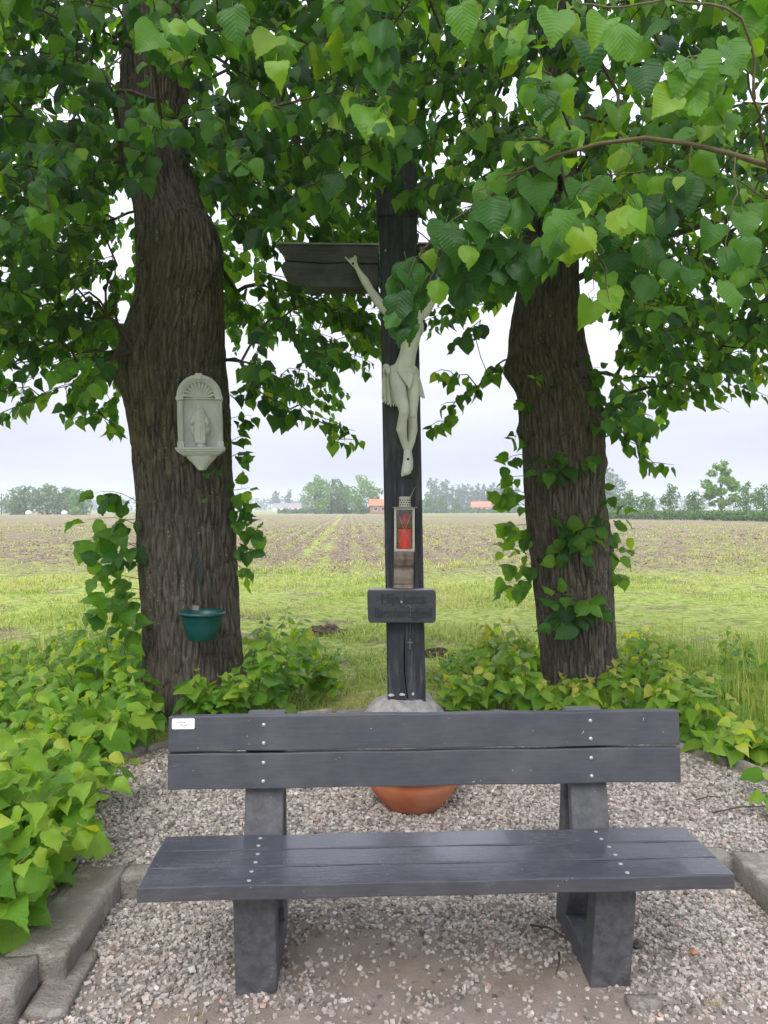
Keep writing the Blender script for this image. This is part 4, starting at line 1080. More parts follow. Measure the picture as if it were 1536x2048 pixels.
for k in range(5):
    a = S(806 + 3.4 * k, 941 - 0.5 * k, .104 - .004 * abs(k - 1)); b = S(804.5 + 4.0 * k, 951 - 1.3 * k, .100 - .004 * k)
    mb.tube([a, b], [.0115 if k == 0 else .0088, .0095 if k == 0 else .0075], 8); mb.sphere(b, .0095 if k == 0 else .0075, 6)
body = mobj('body', organic(mb, 'body', 0.0050, 2, 0.45), M['statue'], fig)
# loincloth: folds round the hips, knot and hanging ends
mb = MB()
for k in range(3):                                              # twisted band round the hips
    pts = []
    for j in range(15):
        a = math.pi * (0.96 + 1.08 * j / 14)
        pts.append(Vector((pX(808, DF - .1) + (.083 + .003 * math.sin(3*a + k)) * math.cos(a), DF - .095 + (.070 + .005 * (k % 2)) * math.sin(a), pz(736 + 4.0 * k + 9 * (j / 14 - .4) + 3 * math.sin(math.pi * j / 14), DF - .1))))
    mb.tube(pts, .0092, 8)
mb.sphere(S(772, 734, .10), 1, 8, scale=(.024, .024, .022)); mb.sphere(S(776, 741, .13), 1, 8, scale=(.016, .016, .026)); mb.sphere(S(768, 741, .09), 1, 8, scale=(.012, .02, .028))
for k in range(7):                                              # long hanging end behind the thigh
    x0, x1 = 768 + 2.6 * k, 765.5 + 5.2 * k
    limb(mb, [S(x0, 742, .055 + .010 * (k % 2)), S((x0 + x1) / 2 - 1, 772, .045 + .014 * (k % 2)), S(x1, 802 + 1.4 * k - 4 * abs(k - 3) / 3, .035 + .018 * (k % 2)), S(x1 + .6, 808 + 1.3 * k - 4 * abs(k - 3) / 3, .04 + .012 * (k % 2))], [.009, .0085, .009, .006], 8)
for k in range(5):                                              # small gathered fall between the thighs
    limb(mb, [S(797 + 7.0 * k, 742 + 1.5 * k, .168), S(806 + 4.2 * k, 755 + k, .182 - .003 * k), S(814 + 1.4 * k, 770 + 1.5 * k, .170)], [.0085, .0085, .005], 8)
for k in range(4):                                              # shorter end over the other hip
    limb(mb, [S(829 + 2.0 * k, 747, .12 - .015 * k), S(834 + 2.6 * k, 770, .10 - .012 * k), S(839 + 3.4 * k, 790 + 2.0 * k, .08 - .01 * k)], [.0085, .0085, .006], 8)
limb(mb, [S(818, 768, .150), S(830, 781, .13), S(846, 796, .07)], [.006, .006, .006], 8)
mobj('loincloth', organic(mb, 'loincloth', 0.0042, 3, 0.5), M['statue'], fig)
for p_ in (S(816, 918, .115), S(706, 527, .072)):
    MB().lathe([(0, .006), (.006, .005), (.008, 0), (.006, -.012)], 10).build('nail', M['hole'], fig, m=Matrix.Translation(p_) @ Matrix.Rotation(math.pi/2, 4, 'X'))

# ------------------------------------------------------------------ niche with a robed woman on the bark
dn = 5.51
NW = Matrix.Translation(P(402, 896, dn)) @ Matrix.Rotation(math.radians(9), 4, 'Z') @ Matrix.Rotation(math.radians(-1.6), 4, 'Y')
u = dn / F                                                       # metres per photo pixel at the niche
niche = empty('devotional_niche', tuple(P(402, 896, dn)), 'pale plaster wall niche with a robed woman hung on the lime trunk', 'niche')
def nb(mb, name, bevel=0.002, mat='plaster'): return mb.build(name, M[mat], niche, bevel, 1, NW)
W2 = 44 * u
def arc(r, z, n=24, a0=0.0, a1=math.pi): return [(r * math.cos(a), z + r * math.sin(a)) for a in np.linspace(a0, a1, n)]
zs = 101 * u                                                     # spring line of the arch
nb(MB().prism([(-W2 + .012, 0.002), (W2 - .012, 0.002)] + arc(W2 - .012, zs), 0.012, 0.05), 'back_panel')
def ring_solid(r0, r1, z, y0, y1, n=28):
    m_ = MB(); vs, fs = [], []
    for a in np.linspace(0, math.pi, n):
        c, s = math.cos(a), math.sin(a); vs += [(r0*c, y0, z+r0*s), (r1*c, y0, z+r1*s), (r1*c, y1, z+r1*s), (r0*c, y1, z+r0*s)]
    for i in range(n-1):
        b = 4*i
        for p_, q_ in ((0, 1), (1, 2), (2, 3), (3, 0)): fs.append((b+p_, b+q_, b+4+q_, b+4+p_))
    fs += [(0, 3, 2, 1), (4*n-4, 4*n-3, 4*n-2, 4*n-1)]
    return m_.add(vs, fs)
nb(ring_solid(W2 - 0.040, W2, zs, -0.042, 0.05), 'arch')
nb(ring_solid(W2 - 0.026, W2 - 0.012, zs, -0.050, -0.040), 'arch_moulding', 0.001)
nb(ring_solid(W2 - 0.052, W2 - 0.038, zs, -0.030, 0.03), 'inner_moulding', 0.001)
nb(MB().prism([(-.018, zs + W2 - .038), (.018, zs + W2 - .038), (.024, zs + W2 + .008), (-.024, zs + W2 + .008)], -.056, .03), 'keystone')
for sx in (-1, 1):
    xc = sx * (W2 - .021)
    nb(MB().box((xc - .026, -.052, zs - .024), (xc + .026, .05, zs + .004)), 'capital', .004)
    nb(MB().box((xc - .019, -.036, .045), (xc + .019, .05, zs - .0245)), 'pilaster')
    for k in (-1, 0, 1): nb(MB().box((xc + k * .011 - .004, -.042, .05), (xc + k * .011 + .004, -.037, zs - .03)), 'fluting', .001)
    nb(MB().box((xc - .024, -.048, .0005), (xc + .024, .05, .0445)), 'pedestal', .003)
sh = MB()                                                       # scallop shell in the arch
for k in range(11):
    a = math.pi * (k + .5) / 11
    p0, p1 = Vector((0, -.006, zs - .004)), Vector(((W2 - .062) * math.cos(a), -.020, zs + (W2 - .062) * math.sin(a)))
    sh.tube([p0, p0.lerp(p1, .5) + Vector((0, .018, 0)), p1], [.004, .008, .0125], 8); sh.sphere(p1, .0125, 6)
nb(sh, 'shell', 0)
nb(MB().box((-W2 + .045, -.012, zs - .012), (W2 - .045, .012, zs - .004)), 'shell_ledge', .001)
st = []
for (wx, y0, z0, z1) in ((49, -.085, -.016, -.0005), (47, -.078, -.030, -.0165), (42, -.066, -.044, -.0305), (37, -.056, -.054, -.0445)):
    nb(MB().prism([(-wx*u, z1), (wx*u, z1), ((wx - 2)*u, z0), (-(wx - 2)*u, z0)], y0, .05), 'shelf_moulding', .003)
cb = MB(); n_ = 10; vs, fs = [], []
for i, (w_, dep, z_) in enumerate(((31, .05, -.0545), (27, .046, -.075), (20, .036, -.10), (14, .026, -.125), (9, .018, -.15), (7.5, .016, -.158))):
    for j in range(n_ + 1):
        a = math.pi * j / n_; vs.append((-w_*u*math.cos(a), .045 - (dep + .04) * math.sin(a) ** .7, z_))
for i in range(5):
    for j in range(n_): b = i*(n_+1)+j; fs.append((b, b+1, b+n_+2, b+n_+1))
fs += [tuple(range(n_, -1, -1)), tuple(5*(n_+1)+j for j in range(n_+1))] + [(i*(n_+1), (i+1)*(n_+1), (i+1)*(n_+1)+n_, i*(n_+1)+n_) for i in range(5)]
nb(cb.add(vs, fs), 'corbel', 0)
lady = MB(); hw = .33
def lp(x, y, z): return Vector((x, -.012 - y, z))
lady.lathe([(.01, 0.0), (.036, .002), (.036, .02), (.03, .028), (.01, .03)], 20, (0.004, -.012, 0))
for z, wx, wy in ((.06, .044, .03), (.10, .05, .034), (.14, .052, .036), (.18, .05, .036), (.215, .045, .034), (.24, .038, .03)): lady.sphere(lp(0, .012, z), 1, 10, scale=(wx, wy, .034))
lady.sphere(lp(0, .014, .268), 1, 10, scale=(.020, .022, .026)); lady.sphere(lp(0, .006, .272), 1, 10, scale=(.028, .022, .034)); lady.sphere(lp(0, .0, .245), 1, 10, scale=(.038, .024, .03))
lady.sphere(lp(0, .037, .264), 1, 6, scale=(.004, .005, .006))
for sx in (-1, 1):
    limb(lady, [lp(sx*.034, .012, .228), lp(sx*.050, .022, .19), lp(sx*.055, .04, .172)], [.015, .013, .008], 8)
    lady.sphere(lp(sx*.056, .046, .168), 1, 6, scale=(.008, .008, .012))
    for k in range(4): limb(lady, [lp(sx*(.036+.007*k), .02 - .004*k, .215 - .012*k), lp(sx*(.05+.005*k), .018-.004*k, .14), lp(sx*(.040+.006*k), .016-.004*k, .075 + .012*k)], [.008, .0085, .005], 8)
for k in range(-3, 4): limb(lady, [lp(.009*k, .040 - .002*abs(k), .205), lp(.011*k, .044 - .002*abs(k), .12), lp(.010*k, .036, .035)], [.0055, .006, .005], 8)
mobj('robed_woman', organic(lady, 'robed_woman', .0032, 2, .4), M['plaster'], niche, NW)

# ------------------------------------------------------------------ hanging flower pot
dp = 5.39
t = NT('green_plastic'); v = t.coord('Object'); nn = t.noise(v, 6, 4)
M['green_pot'] = t.done(t.pbr(t.ramp(nn, (.3, (.004, .065, .062)), (.7, (.008, .095, .088))), .38, .5))
M['dark_wire'] = speckled('dark_hanger', (.02, .045, .045), (.035, .06, .06), 30, .6)
pc = P(403, 1252, dp); u = dp / F
PW = Matrix.Translation((pc.x, pc.y, 0)) @ Matrix.Translation((0, 0, pz(1279, dp))) @ Matrix.Rotation(math.radians(1.2), 4, 'Y')
pot = empty('hanging_pot', (pc.x, pc.y, pz(1279, dp)), 'empty dark green plastic hanging pot on the lime trunk', 'flower pot')
z1 = 56 * u
MB().lathe([(.002, 0.001), (26*u, 0), (28*u, .004), (36*u, .5*z1), (40*u, .78*z1), (41*u, .80*z1), (41.5*u, .9*z1), (45.5*u, .905*z1), (46*u, z1), (43.5*u, z1 + .002), (40*u, .9*z1), (34*u, .45*z1), (.002, .42*z1)], 44).build('pot', M['green_pot'], pot, m=PW)
MB().lathe([(.002, .46*z1), (.03, .5*z1), (34.5*u, .47*z1), (34.3*u, .40*z1)], 20).build('soil', M['dirt'], pot, m=PW)
hk = P(391, 1106, 5.53)
for (px, py, dd) in ((443, 1220, dp), (362, 1220, dp + .02), (403, 1216, dp + .12)):
    e = P(px, py, dd); mid = hk.lerp(e, .5) + Vector((.01 if px > 400 else -.004, .0, -.01))
    MB().tube([hk, hk.lerp(mid, .5) + Vector((.003, 0, -.004)), mid, e], .0022, 6).build('hanger_wire', M['dark_wire'], pot)
for k in range(3):
    pts = [P(391 + 6 * math.sin(1.2*j + 2.1*k) * (1 - j/9) + 1.2 * j, 1100 + 8 * j, 5.505 + .012 * math.cos(1.2*j + 2.1*k) - .010 * j) for j in range(9)]
    MB().tube(pts, .0045, 6).build('hanger_cord', M['dark_wire'], pot)
MB().tube([P(391, 1100, 5.60), P(391, 1101, 5.51), P(391, 1095, 5.502)], .005, 7).build('hook', M['dark_wire'], pot)
sb = MB().box((-.025, -.004, 0), (.025, .004, .035)).build('stub', M['grey_wood'], pot, .002, 1, Matrix.Translation(P(391, 1221, dp - .02)) @ Matrix.Rotation(.1, 4, 'Y'))

# ------------------------------------------------------------------ leaves
def leaf_shape(fold, curl, wave, skew, seed, fine=False):
    """lime leaf, unit long, petiole start at the origin, blade along +y, face +z; each form has its own outline and folds"""
    rg = random.Random(seed)
    E = [(.10, -.045), (.27, -.06), (.41, .04), (.485, .20), (.475, .38), (.405, .56), (.285, .73), (.145, .875), (.045, .97), (0, 1.07)]
    mid = [0, .02, .09, .21, .37, .54, .71, .86, .965, 1.07]
    if not fine:
        E = [E[i] for i in (0, 2, 4, 5, 7, 9)]; mid = [mid[i] for i in (0, 2, 4, 5, 7, 9)]
    wide = rg.uniform(.86, 1.08); ph = rg.uniform(0, 6)
    sides = []
    for s in (-1, 1):
        e = [(x * wide * (1 + .12 * skew * s) * (1 + rg.uniform(-.05, .05)), y + s * .05 * skew * (1 - y) + rg.uniform(-.012, .012)) for x, y in E]
        if fine:                                                # toothed rim, here and there eaten away
            e2 = []
            for i in range(len(e) - 1):
                a_, b_ = e[i], e[i+1]; e2.append(a_)
                k_ = rg.uniform(.012, .035) if rg.random() > .12 else -rg.uniform(.03, .11)
                e2.append(((a_[0] + b_[0]) / 2 + k_, (a_[1] + b_[1]) / 2 + .015))
            e2.append(e[-1]); e = e2
        sides.append(e)
    if fine:
        m2 = []
        for i in range(len(mid) - 1): m2 += [mid[i], (mid[i] + mid[i+1]) / 2]
        mid = m2 + [mid[-1]]
    p = .34; n = len(mid); V, T, UV = [], [], []
    def z(x, y): return -fold * abs(x) - curl * (y - .15) ** 2 + wave * math.sin(9 * y + 5 * x + ph) * abs(x) + .5 * wave * math.sin(4 * y + ph)
    cols = (1.0, .55) if fine else (1.0,)
    W = 2 * len(cols) + 1
    for i in range(n):
        row = []
        for s, e in ((-1, sides[0][i]),): row += [(s * e[0] * c, mid[i] + (e[1] - mid[i]) * c) for c in cols]
        row.append((0, mid[i]))
        row += [(sides[1][i][0] * c, mid[i] + (sides[1][i][1] - mid[i]) * c) for c in cols[::-1]]
        for x, y in row: V.append((x, y + p, z(x, y))); UV.append((.5 + x * .9, y))
    for i in range(n - 1):
        for k in range(W - 1):
            a_, b_, c_, d_ = W*i + k, W*i + k + 1, W*(i+1) + k + 1, W*(i+1) + k
            if i < n - 2: T += [(a_, b_, c_), (a_, c_, d_)]
            else: T.append((a_, b_, W*(i+1) + W//2))
    k = len(V); w = .012
    V += [(-w, 0, -.05), (w, 0, -.05), (w * .8, p + .03, .003), (-w * .8, p + .03, .003)]; UV += [(.5, .0)] * 4
    T += [(k, k+1, k+2), (k, k+2, k+3)]
    return np.array(V, float), np.array(T), np.array(UV, float)
FORMS = ((-.30, .25, .10, .4), (.30, .30, .12, -.5), (-.60, .45, .08, .2), (.10, .65, .15, .8), (.55, .20, .12, -.2), (.80, .35, .10, .5), (-.15, .80, .14, -.7), (.40, -.25, .16, .1), (-.45, .10, .18, -.4))
SHAPES = [leaf_shape(*f_, i) for i, f_ in enumerate(FORMS)]
FINE = [leaf_shape(*f_, i, True) for i, f_ in enumerate(FORMS)]
LEAF_ME = []
for V_, T_a, U_ in FINE:
    me = np_mesh('leaf', V_, T_a, U_); me.materials.append(M['leaf']); LEAF_ME.append(me)

class Leaves:
    """positions, tip directions, face normals, lengths, tints"""
    def __init__(s): s.p, s.t, s.n, s.s, s.c = [], [], [], [], []
    def add(s, p, t, n, size, tint): s.p.append(p); s.t.append(t); s.n.append(n); s.s.append(size); s.c.append(tint)
    def arrays(s):
        p, t, n = (np.array(a, float).reshape(-1, 3) for a in (s.p, s.t, s.n))
        t /= np.linalg.norm(t, axis=1)[:, None] + 1e-9
        n -= t * (n * t).sum(1)[:, None]; n /= np.linalg.norm(n, axis=1)[:, None] + 1e-9
        x = np.cross(t, n)
        return p, np.stack([x, t, n], 2), np.array(s.s, float), np.array(s.c, float)

def build_leaves(name, lv, parent, individually=300, label_stuff=True, rng=RNG, max_big=None):
    """the leaves that show largest become objects of their own, the rest one joined part"""
    p, R, s, c = lv.arrays()
    if not len(p): return None
    var = rng.integers(0, len(SHAPES), len(p))
    ctr = p + R[:, :, 1] * (s * .8)[:, None]
    d = np.maximum(ctr[:, 1], .3); px, py = proj(np.stack([ctr[:, 0], d, ctr[:, 2]], 1))
    shown = (px > 0) & (px < 1536) & (py > 0) & (py < 2048) & (ctr[:, 1] > .5)
    rank = s / d * np.where(shown, 1.0, 0.0) * (.35 + np.abs(R[:, 1, 2]))
    order = np.argsort(-rank)
    big = order[:individually]; big = big[rank[big] > 0]
    rest = np.setdiff1d(np.arange(len(p)), big)
    Vs, Ts, Us, Cs, off = [], [], [], [], 0
    for k in range(len(SHAPES)):
        i = rest[var[rest] == k]
        if not len(i): continue
        v, t_, uv = SHAPES[k]
        W = np.einsum('nij,kj->nki', R[i], v) * s[i][:, None, None] + p[i][:, None, :]
        Vs.append(W.reshape(-1, 3)); Ts.append((t_[None] + (off + len(v) * np.arange(len(i)))[:, None, None]).reshape(-1, 3))
        Us.append(np.tile(uv, (len(i), 1))); Cs.append(np.repeat(c[i], len(v))); off += len(v) * len(i)
    if not Vs:                                                   # every leaf is its own object: keep a holder of the first
        holder = None
    else:
        holder = mobj(name, np_mesh(name, np.concatenate(Vs), np.concatenate(Ts), np.concatenate(Us), {'tint': np.concatenate(Cs)}), M['leaf'], parent)
        holder['kind'] = 'stuff'
    for i in big:
        o = bpy.data.objects.new('leaf', LEAF_ME[var[i]])
        C.objects.link(o); o.parent = holder if holder is not None else parent
        if holder is None: o.matrix_parent_inverse = WM[parent.name].inverted()
        m = np.eye(4); m[:3, :3] = R[i] * s[i]; m[:3, 3] = p[i]
        o.matrix_basis = Matrix(m.tolist())
        o['tint'] = float(c[i])
    return holder

# ------------------------------------------------------------------ lime trunks with furrowed bark
def worley(u, v, nu, seed):
    iu, iv = np.floor(u).astype(int), np.floor(v).astype(int)
    f1 = np.full(u.shape, 9.0); f2 = np.full(u.shape, 9.0)
    for a in (-1, 0, 1):
        for b in (-1, 0, 1):
            cu, cv = (iu + a) % nu, iv + b
            fx = iu + a + .5 + .42 * (2 * _hash(cu, cv, cu * 0, seed) - 1); fy = iv + b + .5 + .42 * (2 * _hash(cu, cv, cu * 0 + 7, seed) - 1)
            d = np.hypot(u - fx, v - fy)
            m = d < f1; f2 = np.where(m, f1, np.minimum(f2, d)); f1 = np.where(m, d, f1)
    return f1, f2
def trunk(name, profile, d, top_z, knobs, parent, seed, nu=340, cells=54):
    py = np.array([a[0] for a in profile], float); lx = np.array([a[1] for a in profile], float); rx = np.array([a[2] for a in profile], float)
    zp = H - (py - HY) / F * d; o_ = np.argsort(zp)
    zs_ = np.concatenate([np.arange(-0.05, 4.2, .02), np.arange(4.2, top_z, .05)])
    cx_ = np.interp(zs_, zp[o_], ((lx + rx) / 2 - CX)[o_] / F * d); r = np.interp(zs_, zp[o_], ((rx - lx) / 2)[o_] / F * d)
    over = zs_ > zp.max(); r[over] *= np.clip(1 - (zs_[over] - zp.max()) * .14, .3, 1)
    ker = np.hanning(13); ker /= ker.sum()
    cx_ = np.convolve(np.pad(cx_, 6, mode='edge'), ker, 'valid'); r = np.convolve(np.pad(r, 6, mode='edge'), ker, 'valid')
    r = r + .06 * np.exp(-np.clip(zs_, 0, 9) / .2)
    th = np.linspace(0, 2 * math.pi, nu, endpoint=False)
    TH, Z = np.meshgrid(th, zs_)
    u = TH / (2 * math.pi) * cells; v = Z / .24
    wob = .38 * vnoise(np.cos(TH) * 3, np.sin(TH) * 3, Z * 2.2, seed) + .3 * vnoise(np.cos(TH) * 7, np.sin(TH) * 7, Z * 6, seed + 1)
    f1, f2 = worley((u + wob) % cells, v + .5 * vnoise(np.cos(TH) * 4, np.sin(TH) * 4, Z * 3, seed + 2), cells, seed)
    ridge = np.clip((f2 - f1) / .26, 0, 1) ** .8
    fine = vnoise(np.cos(TH) * 40, np.sin(TH) * 40, Z * 14, seed + 4)
    disp = .027 * ridge - .020 + .005 * fine + .022 * fbm(np.cos(TH) * 1.5, np.sin(TH) * 1.5, Z * 1.6, seed + 3, 3)
    rad = r[:, None] * np.ones_like(TH)
    for (kz, kth, amp, sz) in knobs:
        dth = np.angle(np.exp(1j * (TH - kth))) * .3; rad = rad + amp * np.exp(-((dth / sz) ** 2 + ((Z - kz) / (sz * 1.1)) ** 2))
    R_ = rad + disp + .09 * np.exp(-np.clip(Z, 0, 9) / .22) * np.clip(np.sin(TH * 5 + seed) + .3 * np.sin(TH * 11), -.3, 1)
    yc = d + .03 * vnoise(zs_ * .8, zs_ * 0 + seed, 0, seed)
    V = np.stack([cx_[:, None] + R_ * np.cos(TH), yc[:, None] + R_ * np.sin(TH), Z], -1)
    nz = len(zs_); ids = np.arange(nz * nu).reshape(nz, nu)
    q = np.stack([ids[:-1], np.roll(ids[:-1], -1, 1), np.roll(ids[1:], -1, 1), ids[1:]], -1).reshape(-1, 4)
    mobj(name, np_mesh(name, V.reshape(-1, 3), q), M['bark'], parent)
    return lambda z: (np.interp(z, zs_, cx_), d, np.interp(z, zs_, r))
DL, DR = 5.90, 6.20
tree_l = empty('lime_tree', ((360 - CX) / F * DL, DL, 0), 'thick old lime tree carrying the plaster niche and green pot on its trunk', 'tree')
tree_r = empty('lime_tree', ((1140 - CX) / F * DR, DR, 0), 'thick old lime tree with leafy sprouts growing out of its bare trunk', 'tree')
SL = trunk('trunk', [(1480, 296, 490), (1370, 296, 484), (1250, 289, 475), (1100, 280, 469), (1000, 276, 463), (900, 267, 459), (800, 250, 455), (740, 240, 448), (700, 240, 445), (660, 252, 442), (600, 274, 440), (560, 278, 441), (500, 276, 443), (460, 276, 436), (420, 272, 410), (370, 262, 390), (300, 250, 374), (200, 246, 374), (100, 250, 374), (0, 254, 362)],
           DL, 6.9, [(2.62, math.pi * 1.02, .09, .12), (3.35, 5.6, .05, .12), (3.05, 4.1, .035, .10), (1.45, math.pi, .03, .06)], tree_l, 3)
SR = trunk('trunk', [(1460, 1090, 1232), (1345, 1088, 1226), (1250, 1078, 1224), (1100, 1062, 1218), (1000, 1051, 1206), (900, 1046, 1206), (850, 1040, 1206), (790, 1036, 1200), (740, 1022, 1180), (700, 1018, 1168), (650, 1022, 1160), (600, 1032, 1156), (560, 1040, 1154), (500, 1050, 1152), (400, 1064, 1152), (300, 1078, 1152), (200, 1086, 1150), (0, 1092, 1148)],
           DR, 6.9, [(2.66, math.pi * 1.02, .07, .10), (2.18, math.pi, .035, .06), (1.95, 0.1, .035, .08), (1.3, .15, .04, .06), (2.3, 5.0, .03, .10)], tree_r, 8)

# ------------------------------------------------------------------ crowns
LOW_X = [-400, 0, 60, 130, 180, 215, 250, 300, 440, 480, 540, 600, 640, 672, 690, 715, 760, 800, 850, 900, 960, 1000, 1050, 1180, 1210, 1250, 1290, 1320, 1350, 1420, 1470, 1536, 1900]
LOW_Y = [830, 850, 872, 838, 850, 880, 830, 640, 640, 820, 850, 860, 880, 930, 850, 770, 735, 690, 690, 700, 705, 735, 720, 640, 860, 900, 965, 880, 855, 800, 812, 770, 800]
def lowest(px): return np.interp(px, LOW_X, LOW_Y)
def blocked(px, py, d):
    """keep leaves from growing before the trunks, the cross and the niche"""
    px, py, d = np.asarray(px), np.asarray(py), np.asarray(d)
    b = (px > 236) & (px < 462) & (py > 425) & (d < DL + .3)
    b |= (px > 1015) & (px < 1215) & (py > 560) & (d < DR + .25)
    b |= (px > 535) & (px < 775) & (py > 462) & (py < 665) & (d < 5.45)
    b |= (px > 742) & (px < 800) & (py > 380) & (py < 1500) & (d < 5.45)
    b |= (px > 795) & (px < 858) & (py > 610) & (d < 5.45)
    b |= (px > 742) & (px < 840) & (py > 425) & (d < 5.45)
    b |= (py > lowest(px) + 12)
    return b
def nrm(v): return v / (np.linalg.norm(v) + 1e-9)
class Crown:
    def __init__(s, trunk_at, z0, z1, sprays):
        s.nodes = [np.array([*trunk_at(z)[:2], z], float) for z in np.arange(z0, z1, .12)]
        s.par = [-1] * len(s.nodes); s.path = [0.0] * len(s.nodes); s.limb = [-1] * len(s.nodes); s.w = [0.0] * len(s.nodes)
        s.nt = len(s.nodes); s.chains = []; s.sprays = sprays; s.trunk_at = trunk_at
    def grow(s, rng):
        B = np.array([p for p, dr, ln in s.sprays]); ax = np.array([np.linalg.norm(b[:2] - np.array(s.trunk_at(b[2])[:2])) for b in B])
        nl = 0
        for k in np.argsort(ax):
            p, drc, ln = s.sprays[k]
            N = np.array(s.nodes); D = np.linalg.norm(N - p, axis=1)
            cost = D + .32 * np.array(s.path) + np.where(N[:, 2] > p[2] + .5, .8 * (N[:, 2] - p[2] - .5), 0) + np.where((np.arange(len(N)) < s.nt), .12 + np.maximum(0, p[2] - .2 - N[:, 2]) * .1, 0)
            j = int(np.argmin(cost)); q = s.nodes[j]
            L_ = D[j]; n = max(1, int(math.ceil(L_ / .16))); prev = j; lb = s.limb[j]
            if lb < 0: lb = nl; nl += 1
            ch = [j]; bend = rng.normal(0, .07, 3) * L_; bend[2] = abs(bend[2]) * .8 + .06 * L_
            for i in range(1, n + 1):
                f_ = i / n; x = q + (p - q) * f_ + bend * math.sin(math.pi * f_)
                s.nodes.append(x); s.par.append(prev); s.path.append(s.path[prev] + L_ / n); s.limb.append(lb); s.w.append(0.0); prev = len(s.nodes) - 1; ch.append(prev)
            m = max(2, int(ln / .12))                            # the twig that bears the leaves
            x = p.copy(); dd = nrm(drc)
            for i in range(m):
                dd = nrm(dd + np.array([0, 0, -.16]) + rng.normal(0, .10, 3)); x = x + dd * ln / m
                s.nodes.append(x); s.par.append(prev); s.path.append(s.path[prev] + ln / m); s.limb.append(lb); s.w.append(0.0); prev = len(s.nodes) - 1; ch.append(prev)
            s.w[prev] += 1.0; s.chains.append((ch, n, k))
        for i in range(len(s.nodes) - 1, s.nt - 1, -1): s.w[s.par[i]] += s.w[i]
        s.n_limbs = nl
    def radius(s, i): return .0030 * max(s.w[i], 1) ** .46
    def build(s, parent):
        mbs = [MB() for _ in range(s.n_limbs)]
        for ch, n, k in s.chains:
            pts = [s.nodes[i] for i in ch]; r = [s.radius(i) for i in ch]; r[0] = min(s.radius(ch[0]), r[1] * 1.15)
            for i in range(len(r)):
                if i > n: r[i] = min(r[i], .0028)
            r[-1] = .0012
            mbs[s.limb[ch[-1]]].tube(pts, r, 6 if r[0] > .008 else 5, cap=False)
        for m_ in mbs: mobj('branch', m_.mesh('branch'), M['twig'], parent)

def spray_leaves(lv, base, pts, ln, size, tint, rng, out, test=None, down=(.5, 1.3), density=.055, first=0.25):
    """leaves set alternately along a twig, hanging on their stalks"""
    pts = [np.array(p) for p in pts]; seg = [np.linalg.norm(pts[i+1] - pts[i]) for i in range(len(pts) - 1)]; tot = sum(seg)
    s = tot * first; side = 1
    while s < tot + 1e-6:
        a = s; i = 0
        while i < len(seg) - 1 and a > seg[i]: a -= seg[i]; i += 1
        x = pts[i] + (pts[i+1] - pts[i]) * min(1, a / seg[i]); t = nrm(pts[i+1] - pts[i])
        sd = nrm(np.cross(t, [0, 0, 1]) + rng.normal(0, .2, 3)) * side; side = -side
        tip = nrm(.55 * sd + .45 * t + np.array([0, 0, -rng.uniform(*down)]) + rng.normal(0, .22, 3))
        nv = np.array([0, 0, rng.uniform(.2, 1.1)]) + out * rng.uniform(.2, 1.1) + rng.normal(0, .38, 3)
        sz = size * rng.uniform(.62, 1.18) * (1 - .25 * (s / tot > .85))
        if test is None or not test(x + tip * sz * .8):
            lv.add(x, tip, nv, sz / 1.3, float(np.clip(tint + rng.normal(0, .15) + (.18 if rng.random() < .12 else 0), 0.02, .74)))
        s += density * rng.uniform(.75, 1.3)
def leaf_blocked(x):
    if x[1] < .6: return True
    px, py = CX + x[0] / x[1] * F, HY - (x[2] - H) / x[1] * F
    return bool(blocked(px, py, x[1]))
